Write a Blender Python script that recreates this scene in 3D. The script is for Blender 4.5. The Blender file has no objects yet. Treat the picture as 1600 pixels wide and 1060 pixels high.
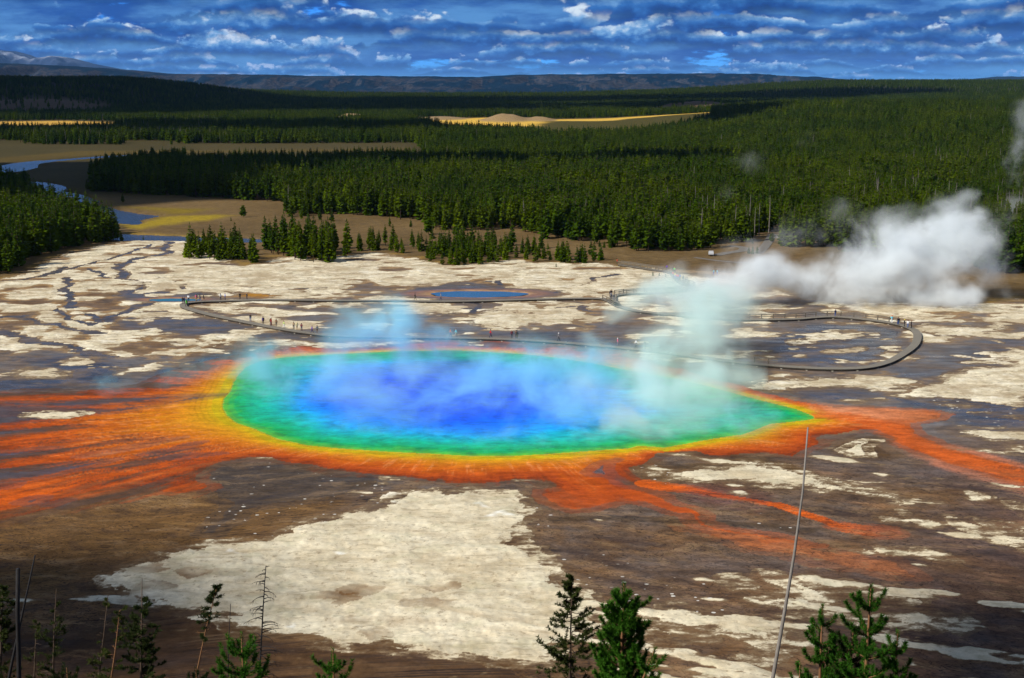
import time; _T0=time.time()
import bpy, bmesh, math, random
import numpy as np
from mathutils import Vector, Matrix

S = bpy.context.scene
COL = S.collection
# ------------------------------------------------------------------ camera
CAM_H, FPX, PITCH = 58.0, 2000.0, math.atan(400 / 2000.0)
cam_d = bpy.data.cameras.new('camera')
cam_d.sensor_width = 36.0
cam_d.lens = 36.0 * FPX / 1600.0
cam_d.clip_start, cam_d.clip_end = 0.5, 90000.0
cam = bpy.data.objects.new('camera', cam_d)
COL.objects.link(cam)
cam.location = (0, 0, CAM_H)
cam.rotation_euler = (math.pi / 2 - PITCH, 0, 0)
S.camera = cam

# ------------------------------------------------------------------ light
SUN_EL, SUN_AZ = math.radians(40), math.radians(62)      # azimuth: from straight behind the camera towards its left
TO_SUN = Vector((-math.cos(SUN_EL) * math.sin(SUN_AZ), -math.cos(SUN_EL) * math.cos(SUN_AZ), math.sin(SUN_EL)))
sd = bpy.data.lights.new('sun', 'SUN')
sd.energy, sd.angle, sd.color = 4.7, math.radians(0.55), (1.0, 0.955, 0.87)
sun = bpy.data.objects.new('sun', sd)
COL.objects.link(sun)
sun.rotation_euler = TO_SUN.to_track_quat('Z', 'Y').to_euler()

S.view_settings.view_transform = 'Standard'
S.view_settings.look = 'None'
S.view_settings.gamma = 1.0
S.view_settings.exposure = 0.2
S.render.engine = 'CYCLES'
cy = S.cycles
cy.max_bounces, cy.diffuse_bounces, cy.glossy_bounces, cy.transmission_bounces = 6, 2, 2, 2
cy.volume_bounces, cy.transparent_max_bounces = 4, 12
cy.use_denoising = True
cy.use_adaptive_sampling, cy.adaptive_threshold = True, 0.015
cy.volume_step_rate, cy.volume_max_steps = 1.0, 128
cy.caustics_reflective = cy.caustics_refractive = False


class NT:
    """small node-graph writer"""
    def __init__(s, nt):
        s.nt = nt
        for n in list(nt.nodes):
            nt.nodes.remove(n)

    def n(s, typ, ins=None, **props):
        nd = s.nt.nodes.new(typ)
        for k, v in props.items():
            setattr(nd, k, v)
        for k, v in (ins or {}).items():
            sock = nd.inputs[k]
            if isinstance(v, bpy.types.NodeSocket):
                s.nt.links.new(v, sock)
            elif isinstance(v, bpy.types.Node):
                s.nt.links.new(v.outputs[0], sock)
            else:
                if hasattr(sock.default_value, '__len__') and not isinstance(v, str):
                    v = tuple(v)
                    if len(sock.default_value) == 4 and len(v) == 3:
                        v = v + (1.0,)
                sock.default_value = v
        return nd

    def m(s, op, a, b=None, c=None, clamp=False):
        ins = {0: a}
        if b is not None: ins[1] = b
        if c is not None: ins[2] = c
        return s.n('ShaderNodeMath', ins, operation=op, use_clamp=clamp).outputs[0]

    def v(s, op, a, b=None, **k):
        ins = {0: a}
        if b is not None: ins[1] = b
        nd = s.n('ShaderNodeVectorMath', ins, operation=op)
        return nd.outputs['Value'] if op in ('LENGTH', 'DOT_PRODUCT') else nd.outputs[0]

    def mix(s, f, a, b, typ='MIX'):
        nd = s.n('ShaderNodeMix', data_type='RGBA', blend_type=typ)
        for k, v in ((0, f), (6, a), (7, b)):
            if isinstance(v, (bpy.types.NodeSocket, bpy.types.Node)):
                s.nt.links.new(v if isinstance(v, bpy.types.NodeSocket) else v.outputs[0], nd.inputs[k])
            else:
                if not isinstance(v, (int, float)) and len(v) == 3: v = tuple(v) + (1.0,)
                nd.inputs[k].default_value = v
        return nd.outputs[2]

    def noise(s, vec, scale, detail=3.0, rough=0.55, dist=0.0, **k):
        ins = {'Scale': scale, 'Detail': detail, 'Roughness': rough, 'Distortion': dist}
        if vec is not None: ins['Vector'] = vec
        return s.n('ShaderNodeTexNoise', ins, **k).outputs[0]

    def ss(s, x, lo, hi, a=0.0, b=1.0):
        return s.n('ShaderNodeMapRange', {0: x, 1: lo, 2: hi, 3: a, 4: b}, interpolation_type='SMOOTHSTEP').outputs[0]

    def lin(s, x, lo, hi, a=0.0, b=1.0):
        return s.n('ShaderNodeMapRange', {0: x, 1: lo, 2: hi, 3: a, 4: b}).outputs[0]

    def link(s, a, b):
        s.nt.links.new(a, b)


# ------------------------------------------------------------------ world: clear-sky model with a broken cloud deck
W = bpy.data.worlds.new('World')
S.world = W
W.use_nodes = True
w = NT(W.node_tree)
sky = w.n('ShaderNodeTexSky', sky_type='NISHITA', sun_disc=False, sun_elevation=SUN_EL,
          sun_rotation=math.atan2(TO_SUN.x, TO_SUN.y), altitude=2200.0, air_density=1.0, dust_density=0.3)
gen = w.n('ShaderNodeTexCoord').outputs['Generated']
sep = w.n('ShaderNodeSeparateXYZ', {0: gen})
el = w.m('MAXIMUM', sep.outputs[2], 0.0)
az = w.m('ARCTAN2', sep.outputs[0], sep.outputs[1])
# rows of cumulus: far rows low, nearer rows higher and larger; flat shaded bases, lit billowing tops
gap = w.mix(1.0, w.mix(1.0, sky.outputs[0], (0.1, 0.1, 0.1), 'MULTIPLY'), (0.12, 0.62, 1.9), 'MULTIPLY')
vg = w.n('ShaderNodeCombineXYZ', {0: w.m('MULTIPLY', az, 9.0), 1: w.m('MULTIPLY', el, 40.0), 2: 1.3}).outputs[0]
g1 = w.noise(vg, 1.0, 6.0, 0.58)
veil_ = w.mix(w.ss(g1, .40, .62), (0.016, 0.095, 0.40), (0.10, 0.30, 0.66))
allc = w.mix(w.ss(g1, .345, .40), gap, veil_)
allc = w.mix(w.ss(el, 0.020, 0.0), allc, (0.09, 0.31, 0.70))
ROWS = ((.0015, .0050, 0.75), (.0065, .0065, .85), (.0120, .0085, .9), (.0190, .0110, .95), (.0270, .0140, 1.0), (.0365, .0175, 1.0), (.0480, .0210, 1.0), (.0620, .0270, 1.0), (.0800, .034, 1.0))
for ri, (e0, hh, br_) in enumerate(ROWS):
    kx = .24 / hh
    p = w.n('ShaderNodeCombineXYZ', {0: w.m('MULTIPLY', az, kx), 1: w.m('MULTIPLY', el, kx * 1.5), 2: 5.1 + 3.7 * ri}).outputs[0]
    nb = w.noise(p, 0.55, 2.0, 0.5)                                      # where this row has clouds, and how tall
    nd = w.noise(p, 3.0, 6.0, 0.62)                                      # billows
    pu = w.m('MULTIPLY', w.m('ABSOLUTE', w.m('SUBTRACT', w.noise(p, 2.4, 3.0, 0.6), .5)), 2.6)
    base = w.m('ADD', e0, w.m('MULTIPLY', w.m('SUBTRACT', nb, .5), hh * 0.9))
    y = w.m('DIVIDE', w.m('SUBTRACT', el, base), hh)                     # 0 at the base .. 1 at the usual top
    top = w.m('ADD', w.m('MULTIPLY', w.m('SUBTRACT', nb, .38), 5.5), w.m('ADD', w.m('MULTIPLY', w.m('SUBTRACT', nd, .5), 1.5), w.m('MULTIPLY', w.m('SUBTRACT', pu, .3), .9)))
    msk = w.m('MULTIPLY', w.ss(w.m('SUBTRACT', top, y), 0.0, 0.26), w.ss(w.m('ADD', y, w.m('MULTIPLY', w.m('SUBTRACT', nd, .5), .8)), -.35, .30))
    lit = w.m('ADD', w.m('MULTIPLY', w.ss(y, -.2, .85), .74), w.m('ADD', w.m('MULTIPLY', w.m('SUBTRACT', nd, .5), 1.7), w.m('MULTIPLY', w.m('SUBTRACT', pu, .3), .5)))
    lit = w.m('ADD', lit, w.m('ADD', w.m('MULTIPLY', w.ss(w.m('SUBTRACT', top, y), .7, .1), .16), .045), clamp=True)
    cr = w.n('ShaderNodeValToRGB', {0: lit})
    cr.color_ramp.elements[0].position, cr.color_ramp.elements[0].color = 0.0, (0.004, 0.032, 0.150, 1)
    cr.color_ramp.elements[1].position, cr.color_ramp.elements[1].color = 1.0, (0.74 * br_, 0.86 * br_, 0.98, 1)
    for p_, c_ in ((0.25, (0.009, 0.072, 0.32)), (0.5, (0.036, 0.175, 0.53)), (0.75, (0.19, 0.42, 0.76))):
        e_ = cr.color_ramp.elements.new(p_); e_.color = c_ + (1,)
    rc = w.mix(max(0.0, .5 - .14 * ri), cr.outputs[0], (0.08, 0.29, 0.68))
    allc = w.mix(msk, allc, rc)
# higher up the deck is paler and broken
hi_n = w.noise(w.v('MULTIPLY', gen, (3.0, 3.0, 6.0)), 1.0, 5.0, 0.6)
hi_c = w.mix(w.ss(hi_n, .38, .62), w.mix(1.0, w.mix(1.0, sky.outputs[0], (0.1, 0.1, 0.1), 'MULTIPLY'), (0.62, 0.80, 1.05), 'MULTIPLY'), (0.25, 0.28, 0.33))
allc = w.mix(w.ss(el, 0.09, 0.22), allc, hi_c)
bg = w.n('ShaderNodeBackground', {0: allc, 1: 0.85})
wo = w.n('ShaderNodeOutputWorld', {0: bg.outputs[0]})

# ------------------------------------------------------------------ helpers
def ray(px, py):
    u, v = (np.asarray(px, float) - 800) / FPX, (530 - np.asarray(py, float)) / FPX
    cp, sp = math.cos(PITCH), math.sin(PITCH)
    return u, cp + v * sp, -sp + v * cp

def gp(px, py, z=0.0):
    """point of the level z seen at a picture position"""
    x, y, d = ray(px, py)
    t = (z - CAM_H) / d
    return np.stack([x * t, y * t], -1)

def at(px, py, Y):
    """point at forward distance Y seen at a picture position"""
    x, y, d = ray(px, py)
    t = Y / y
    return Vector((float(x * t), float(Y), float(CAM_H + d * t)))

def lin1(c):
    c = c / 255.0
    return c / 12.92 if c <= 0.04045 else ((c + 0.055) / 1.055) ** 2.4
def rgb(r, g, b, k=1.0):
    return (lin1(r) * k, lin1(g) * k, lin1(b) * k)

_HT = np.random.RandomState(12).permutation(65536).astype(np.int32)
_GC = np.cos(np.arange(65536) * (2 * math.pi / 65536)).astype(np.float32)
_GS = np.sin(np.arange(65536) * (2 * math.pi / 65536)).astype(np.float32)

def pnoise(x, y, seed=0):
    x = np.asarray(x, np.float32); y = np.asarray(y, np.float32)
    fx0, fy0 = np.floor(x), np.floor(y)
    ix, iy = fx0.astype(np.int32), fy0.astype(np.int32)
    fx, fy = x - fx0, y - fy0
    u = fx * fx * fx * (fx * (fx * 6 - 15) + 10)
    v = fy * fy * fy * (fy * (fy * 6 - 15) + 10)
    hx0 = _HT[(ix + seed * 131) & 65535]; hx1 = _HT[(ix + 1 + seed * 131) & 65535]
    def g(hx, dx, dy):
        h = _HT[(hx + (iy + dy) * 31) & 65535]
        return _GC[h] * (fx - dx) + _GS[h] * (fy - dy)
    a, b, c, d = g(hx0, 0, 0), g(hx1, 1, 0), g(hx0, 0, 1), g(hx1, 1, 1)
    a = a + (b - a) * u
    c = c + (d - c) * u
    return (a + (c - a) * v) * np.float32(1.5)

def fbm(x, y, o=4, seed=0, gain=0.5, lac=2.03):
    s, a, t = 0.0, 1.0, 0.0
    for i in range(o):
        s = s + a * pnoise(x, y, seed + i * 17)
        t += a
        a *= gain; x = x * lac + 13.7; y = y * lac - 7.1
    return s / t * 1.35

SPC = [None]      # spacing of the sheet being painted: octaves finer than it are left to the shader
def gf(X, Y, sx, sy, o=4, seed=0, gain=0.5, lac=2.03):
    x, y = np.asarray(X, np.float32) / np.float32(sx), np.asarray(Y, np.float32) / np.float32(sy)
    s, a_, t, wl = 0.0, 1.0, 0.0, float(sy)
    for i in range(o):
        k = a_ if SPC[0] is None else a_ * np.clip((wl / SPC[0] - 1.6) / 1.6, 0, 1)
        s = s + k * pnoise(x, y, seed + i * 17)
        t += a_
        a_ *= gain; wl /= lac; x = x * lac + 13.7; y = y * lac - 7.1
    return s / t * 1.35

def sstep(x, a, b):
    t = np.clip((x - a) / (b - a), 0, 1)
    return t * t * (3 - 2 * t)

def sdf(P, X, Y, far=60.0):
    """signed distance (negative inside) of points to a closed outline; points farther than far read far"""
    P = np.asarray(P, float)
    out = np.full(X.shape, far)
    lo, hi = P.min(0) - far, P.max(0) + far
    k = np.nonzero((X > lo[0]) & (X < hi[0]) & (Y > lo[1]) & (Y < hi[1]))[0]
    if not len(k): return out
    x, y = X[k], Y[k]
    d = np.full(x.shape, far * far * 4.0)
    ins = np.zeros(x.shape, bool)
    A = P; B = np.roll(P, -1, 0)
    for (ax, ay), (bx, by) in zip(A, B):
        ex, ey = bx - ax, by - ay
        l2 = ex * ex + ey * ey + 1e-9
        t = np.clip(((x - ax) * ex + (y - ay) * ey) / l2, 0, 1)
        d = np.minimum(d, (x - ax - t * ex) ** 2 + (y - ay - t * ey) ** 2)
        c = (ay > y) != (by > y)
        ins ^= c & (x < ex * (y - ay) / (ey if abs(ey) > 1e-9 else 1e-9) + ax)
    d = np.sqrt(d)
    out[k] = np.minimum(np.where(ins, -d, d), far)
    return out

def pdist(P, X, Y, far=20.0):
    """distance to an open line, and the line's own parameter 0..1"""
    P = np.asarray(P, float)
    out = np.full(X.shape, far); par = np.zeros(X.shape)
    lo, hi = P.min(0) - far, P.max(0) + far
    k = np.nonzero((X > lo[0]) & (X < hi[0]) & (Y > lo[1]) & (Y < hi[1]))[0]
    if not len(k): return out, par
    x, y = X[k], Y[k]
    d = np.full(x.shape, far * far); q = np.zeros(x.shape)
    for i in range(len(P) - 1):
        (ax, ay), (bx, by) = P[i], P[i + 1]
        ex, ey = bx - ax, by - ay
        t = np.clip(((x - ax) * ex + (y - ay) * ey) / (ex * ex + ey * ey + 1e-9), 0, 1)
        dd = (x - ax - t * ex) ** 2 + (y - ay - t * ey) ** 2
        m = dd < d
        d[m] = dd[m]; q[m] = (i + t[m]) / (len(P) - 1)
    out[k] = np.sqrt(d); par[k] = q
    return out, par

CROPS = {'L': (0, 500, 2.944), 'M': (530, 500, 2.944), 'R': (1060, 500, 2.944), 'UL': (0, 200, 2.944), 'UM': (530, 200, 2.944),
         'UR': (1060, 160, 2.944), 'A': (0, 800, 4.0), 'B': (300, 800, 4.0), 'C': (800, 800, 4.0), 'D': (1180, 640, 2.524),
         'E': (0, 420, 5.3), 'F': (1380, 440, 3.786), 'G': (0, 640, 4.444), 'H': (840, 690, 4.0), 'P': (0, 0, 1.0)}
def pp(crop, *pts):
    ox, oy, k = CROPS[crop]
    a = np.asarray(pts, float).reshape(-1, 2) / k + (ox, oy)
    return a
def gg(crop, *pts):
    a = pp(crop, *pts)
    return gp(a[:, 0], a[:, 1])

def mesh_obj(name, verts, faces, mat, parent=None, smooth=True, mats=None, midx=None):
    me = bpy.data.meshes.new(name)
    me.from_pydata([tuple(v) for v in verts], [], [tuple(f) for f in faces])
    for m_ in (mats or [mat]): me.materials.append(m_)
    if midx is not None: me.polygons.foreach_set('material_index', np.asarray(midx, np.int32))
    if smooth: me.polygons.foreach_set('use_smooth', np.ones(len(me.polygons), bool))
    me.update()
    o = bpy.data.objects.new(name, me)
    COL.objects.link(o)
    if parent is not None: o.parent = parent
    return o

def grid_obj(name, X, Y, Z, mat, keep=None, attrs=None):
    """a regular sheet from 2-D coordinate arrays; keep masks the faces"""
    R, C = X.shape
    idx = np.arange(R * C, dtype=np.int32).reshape(R, C)
    q = np.stack([idx[:-1, :-1], idx[:-1, 1:], idx[1:, 1:], idx[1:, :-1]], -1).reshape(-1, 4)
    if keep is not None: q = q[keep.reshape(-1)]
    me = bpy.data.meshes.new(name)
    me.vertices.add(R * C)
    me.vertices.foreach_set('co', np.stack([X, Y, Z], -1).astype(np.float32).reshape(-1))
    me.loops.add(len(q) * 4)
    me.loops.foreach_set('vertex_index', q.reshape(-1))
    me.polygons.add(len(q))
    me.polygons.foreach_set('loop_start', np.arange(0, len(q) * 4, 4, dtype=np.int32))
    me.update(calc_edges=True)
    me.polygons.foreach_set('use_smooth', np.ones(len(q), bool))
    for k, a in (attrs or {}).items():
        at_ = me.attributes.new(k, 'FLOAT_COLOR', 'POINT')
        at_.data.foreach_set('color', a.astype(np.float32).reshape(-1))
    me.materials.append(mat)
    me.validate()
    o = bpy.data.objects.new(name, me)
    COL.objects.link(o)
    return o

def tag(o, label=None, cat=None, group=None, kind=None):
    if label: o['label'] = label
    if cat: o['category'] = cat
    if group: o['group'] = group
    if kind: o['kind'] = kind
    return o

def empty(name, loc=(0, 0, 0), rz=0.0):
    o = bpy.data.objects.new(name, None)
    COL.objects.link(o)
    o.location = loc; o.rotation_euler = (0, 0, rz)
    o.empty_display_size = 0.2
    return o

def new_mat(name):
    m = bpy.data.materials.new(name)
    m.use_nodes = True
    return m, NT(m.node_tree)

def simple_mat(name, col, rough=0.8, var=0.25, scale=3.0, spec=0.3, metal=0.0):
    m, g = new_mat(name)
    tc = g.n('ShaderNodeTexCoord').outputs['Object']
    nz = g.noise(tc, scale, 4.0)
    c = g.mix(nz, tuple(x * (1 - var) for x in col), tuple(min(1, x * (1 + var)) for x in col))
    b = g.n('ShaderNodeBsdfPrincipled', {'Base Color': c, 'Roughness': rough, 'Metallic': metal, 'Specular IOR Level': spec})
    g.n('ShaderNodeOutputMaterial', {0: b.outputs[0]})
    return m

# ================================================================== the basin: outlines traced on the level ground (metres)
POOL = gg('P', 1284,654, 1268,658, 1240,661, 1210,664, 1200,668, 1186,674, 1165,681, 1121,687, 1080,695, 1040,702, 1002,699, 985,703, 938,706,
          870,711, 802,715, 734,715, 666,711, 598,708, 530,703, 475,698, 425,687, 391,672, 360,661, 346,650, 339,637, 341,624, 352,611,
          357,598, 366,584, 380,572, 402,563, 440,557, 480,554, 540,551, 620,547, 715,546, 810,551, 870,557, 930,566, 985,577,
          1060,590, 1111,602, 1162,616, 1213,629, 1250,638, 1275,648)
RING = gg('P', -60,612, 0,612, 90,610, 180,609, 215,603, 240,592, 300,573, 350,560, 407,549, 475,539, 523,546, 580,541, 640,537, 700,533, 724,537,
          750,541, 765,534, 790,531, 805,538, 830,545, 870,540, 900,547, 960,549, 985,557, 1060,574, 1120,592, 1180,608, 1240,624, 1300,634, 1380,638, 1440,641,
          1478,648, 1468,656, 1430,664, 1440,678, 1470,694, 1530,712, 1620,738, 1640,775, 1540,742, 1470,725, 1420,706, 1385,684, 1362,673,
          1340,675, 1290,688, 1262,705, 1250,718, 1190,711, 1115,713, 1065,709, 1040,712, 1015,727, 996,735, 1008,750, 1020,760, 1070,768,
          1020,775, 1000,786, 960,788, 930,796, 890,800, 862,790, 845,775, 850,762, 830,752, 800,753, 740,760, 700,757, 640,752, 580,745,
          520,742, 470,726, 420,720, 380,722, 345,726, 318,742, 332,762, 300,776, 250,772, 200,782, 120,797, 60,806, 0,822, -60,835)
PC = np.array(gp(745, 622))

WHITES = [
 (gg('P', 165,905, 185,888, 230,868, 280,862, 330,852, 400,845, 430,838, 470,822, 520,808, 560,797, 590,792, 600,780, 640,770, 700,768, 735,763, 760,768,
     800,773, 825,788, 838,805, 818,822, 812,842, 830,862, 850,880, 880,902, 902,920, 922,934, 905,950, 935,962, 905,995, 870,1015, 860,1045, 800,1034, 740,1026,
     700,1025, 637,1020, 595,1009, 575,1012, 525,1015, 500,1007, 460,994, 425,985, 407,984, 382,990, 367,985, 360,975, 342,965, 300,960, 245,957, 205,945, 172,925), 1.0, 1.2),
 (gg('L', 110,437, 150,432, 230,425, 330,420, 420,428, 400,435, 330,450, 220,455, 140,452), 1.0, .5),
 (gg('L', 1190,890, 1300,855, 1400,843, 1380,870, 1300,900, 1220,900), .8, .5),
 (gg('L', 100,225, 200,235, 300,250, 290,265, 150,270, 0,272, -60,270, -60,262, 60,255), .8, .7),
 (gg('L', 760,88, 900,85, 970,110, 980,125, 900,125, 800,115), .95, .5), (gg('L', 540,70, 640,72, 620,95, 540,90), .9, .5),
 (gg('L', 1000,95, 1090,105, 1040,115, 990,108), .9, .5),
 (gg('D', 0,212, 100,230, 200,258, 300,288, 420,318, 540,335, 640,360, 600,364, 480,347, 350,327, 250,317, 150,302, 60,312, 0,288), .95, .6),
 (gg('R', -10,690, 90,680, 200,685, 330,652, 380,660, 500,690, 600,720, 520,765, 480,770, 330,742, 180,755, 60,740, -30,720), .95, .7),
 (gg('H', 650,175, 700,165, 745,200, 720,210, 670,195), .7, .4),
 (gg('D', 330,165, 380,140, 440,122, 490,125, 440,150, 460,190, 400,190), .95, .4),
 (gg('D', 50,655, 130,670, 330,740, 280,755, 200,745, 130,705, 60,675), .95, .5), (gg('D', 268,684, 340,690, 420,725, 505,747, 400,732, 330,715), .95, .4),
 (gg('D', 0,770, 120,745, 300,790, 400,800, 500,780, 600,775, 700,795, 865,850, 830,872, 700,845, 560,862, 400,850, 200,810, 0,800), .75, 1.2),
 (gg('D', -60,845, 60,850, 160,900, 230,950, 150,960, 60,930, -60,905), .7, 1.0),
 (gg('C', 830,660, 930,600, 1050,600, 1250,640, 1400,690, 1550,740, 1640,765, 1640,860, 1450,785, 1200,742, 1000,730, 850,692), .9, .8),
 (gg('C', 800,730, 950,735, 1090,805, 1050,830, 900,800, 790,780), .8, .8), (gg('C', 1070,755, 1150,765, 1250,800, 1150,795), .8, .4),
 (gg('C', 1310,440, 1350,450, 1370,485, 1320,465), .9, .3), (gg('C', 1350,420, 1420,420, 1500,475, 1430,480, 1380,450), .95, .3),
 (gg('C', 1490,900, 1600,885, 1700,930, 1600,955, 1520,930), .7, .6),
 (gg('D', 580,405, 640,440, 700,457, 670,460, 600,422), .95, .35), (gg('D', 760,435, 850,470, 950,490, 1060,518, 1060,548, 950,512, 820,480), .95, .5),
 (gg('D', 880,442, 1000,460, 1100,485, 1100,500, 960,482), .9, .4), (gg('D', 490,552, 560,565, 585,575, 520,566), .9, .3),
 (gg('D', 520,432, 580,445, 590,462, 530,445), .9, .3), (gg('D', 630,562, 740,580, 800,605, 700,590), .7, .4), (gg('D', 850,330, 900,345, 870,346), .95, .3),
 (gg('D', 1000,370, 1060,380, 1060,395, 1010,382), .95, .3), (gg('D', 570,750, 630,758, 600,765), .9, .3),
 (gg('R', 1030,350, 1110,330, 1200,290, 1250,260, 1330,235, 1400,225, 1700,210, 1700,350, 1500,355, 1340,362, 1200,355, 1060,358), 1.0, .9),
 (gg('R', 310,300, 420,280, 700,272, 850,265, 1000,275, 1100,285, 1000,318, 900,330, 800,312, 600,310, 450,332, 340,325), .95, .8),
 (gg('R', 1320,200, 1450,180, 1560,165, 1565,183, 1480,200), .95, .5), (gg('R', 1230,505, 1320,495, 1590,515, 1700,530, 1700,570, 1450,557, 1330,535, 1250,522), .95, .6),
 (gg('R', 1540,580, 1640,590, 1640,602, 1560,595), .9, .4),
 (gg('F', 170,295, 260,255, 330,275, 480,265, 600,275, 700,262, 760,275, 640,300, 560,312, 490,335, 330,315, 200,302), .9, .8),
 (gg('F', 440,540, 640,510, 700,520, 600,528), .8, .4),
 (gg('F', 560,785, 700,790, 900,810, 900,818, 700,800), .8, .3), (gg('F', 340,725, 480,728, 560,738, 420,738), .6, .3),
 (gg('UL', 940,642, 1200,640, 1600,610, 1600,730, 1300,742, 1050,720, 960,690), .95, 2.0), (gg('UL', 680,685, 800,695, 835,730, 760,748, 690,738), .95, .6),
 (gg('UL', 880,728, 1000,735, 1085,770, 1010,775, 940,752), .95, .6), (gg('E', 960,95, 1100,110, 1170,130, 1080,150, 990,115), .95, .6),
 (gg('UL', 905,828, 1000,812, 1150,825, 1060,850, 960,842), .9, .7), (gg('UL', 1430,755, 1560,750, 1560,770, 1460,772), .9, .5),
 (gg('UM', 150,775, 260,765, 330,772, 240,785), .9, .4), (gg('UM', 270,830, 400,800, 470,825, 420,855, 320,860), .9, .6),
 (gg('UM', 620,860, 760,835, 880,860, 820,895, 700,918, 620,905), .95, .8), (gg('UM', 440,850, 540,845, 530,862, 460,866), .95, .4),
 (gg('UM', 980,740, 1250,700, 1590,690, 1590,720, 1200,765, 1000,760), .9, 1.5),
 (gg('R', 520,100, 640,85, 760,70, 740,95, 620,105, 550,118), .95, .5), (gg('R', 690,150, 840,130, 800,148), .9, .4), (gg('R', 950,135, 985,125, 980,140), .9, .3),
]
DARKS = [   # wet slate flats
 gg('L', 60,168, 300,165, 500,190, 560,230, 600,270, 560,322, 400,318, 200,332, -80,335, -80,285, 290,270, 310,245, 200,215, 80,195),
 gg('L', 640,302, 700,240, 830,200, 950,160, 1150,130, 1300,128, 1540,100, 1600,120, 1600,150, 1540,140, 1400,118, 1200,152, 880,222, 720,285),
 gg('L', -80,400, 130,395, 500,408, 700,390, 900,350, 1050,345, 900,372, 700,402, 560,428, 420,442, 250,462, 60,480, -80,492),
 gg('UL', 530,775, 600,750, 760,748, 1000,760, 1010,790, 850,800, 650,800, 560,795), gg('UL', 500,905, 620,850, 800,835, 860,850, 1100,900, 1560,960, 1560,1000, 1050,960, 600,945),
 gg('UM', 330,715, 560,705, 700,725, 900,735, 880,790, 420,790, 330,760),
 gg('UM', 330,930, 560,925, 640,945, 1000,930, 1300,960, 1450,1020, 1200,1010, 800,960, 500,958),
 gg('R', 350,110, 560,20, 900,20, 1040,60, 1050,110, 900,200, 700,215, 500,205),
 gg('R', 1110,120, 1250,120, 1450,90, 1590,60, 1590,140, 1400,200, 1250,250, 1130,290, 1000,270, 950,230, 1080,180),
 gg('R', 500,345, 560,325, 760,322, 900,340, 1060,362, 1400,362, 1700,360, 1700,510, 1400,495, 1250,490, 1240,430, 1000,385, 700,372),
]
CHANNELS = [  # (line, half width m)
 (gg('UL', 780,528, 760,560, 790,575, 700,592, 640,602, 570,625, 545,650, 580,670, 560,690, 620,705, 690,715, 660,735, 600,750, 545,775), 2.2),
 (gg('UL', 700,540, 640,560, 520,600, 420,625, 320,650, 240,675, 100,700, -60,712), 1.3), (gg('UL', 290,640, 280,655, 210,682), 1.8),
 (gg('UL', 740,690, 800,710, 850,725, 830,740), 1.0), (gg('UL', 400,650, 450,668, 500,690), 1.1), (gg('UL', 310,690, 320,715, 290,740, 330,770, 320,800, 330,830), 1.2),
 (gg('E', 1230,290, 1050,350, 930,410, 880,440), 2.0), (gg('E', -40,510, 120,560, 300,610, 560,650, 760,700, 900,735), 2.4),
 (gg('E', -40,405, 180,400, 300,440, 480,470, 640,520, 860,540), 2.0), (gg('E', 480,340, 590,430, 760,470), 1.3), (gg('E', 750,380, 820,420, 800,450), .9),
 (gg('UM', 1300,675, 1180,690, 1120,735, 980,760, 900,762), 1.0), (gg('UM', 680,710, 750,705, 740,725), .7), (gg('UL', 1180,705, 1290,735, 1500,742), 1.2),
 (gg('UM', 560,800, 640,815, 620,850), .8), (gg('UM', 1000,830, 1100,820, 1160,850), .7),
]
BROWN_SPOTS = [gg('B', 950,500, 1040,478, 1140,495, 1060,520), gg('B', 800,535, 880,528, 1010,545, 930,562), gg('B', 1340,575, 1450,565, 1600,580, 1500,600),
 gg('B', 1460,470, 1540,458, 1640,470, 1540,484), gg('B', 110,378, 180,375, 290,390, 220,408), gg('B', 1100,770, 1160,757, 1230,768, 1150,785), gg('B', 860,690, 1200,690, 1640,675, 1640,690, 1200,705),
 gg('A', 870,480, 960,460, 1060,470, 980,490), gg('A', 830,372, 960,350, 1000,365, 900,382), gg('A', 1150,375, 1200,372, 1260,388, 1190,398), gg('A', 760,530, 880,510, 960,530, 900,600, 800,570)]
LAGOON = [(np.array(gp(747, 459.5)), 13.5, 5.6, -0.02), (np.array(gp(272, 468.5)), 7.2, 2.6, 0.0)]
RIVERS = [
 gg('UL', -120,180, 0,172, 60,160, 150,150, 300,141, 450,129, 600,122, 620,126, 540,132, 400,141, 250,153, 185,162, 178,180, 110,196, 60,202, -40,204, -120,250, -60,290, 60,250, 105,243, 200,246, 290,262,
    312,272, 296,290, 370,302, 450,328, 470,338, 440,347, 372,350, 400,360, 500,360, 560,377, 640,392, 745,402, 690,412, 650,422, 665,432, 640,442, 580,441, 520,432, 430,400, 350,372, 230,350, 100,300, -120,330, -220,300, -220,200),
 gg('UL', 560,484, 700,489, 900,496, 1130,504, 1260,509, 1260,524, 1100,524, 900,521, 700,516, 560,517, 440,505, 440,492),
]

def hill_h(y):
    return np.maximum(0, 56.2 - 0.66 * np.maximum(y, 0)) * sstep(y, 97, 78)

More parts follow.
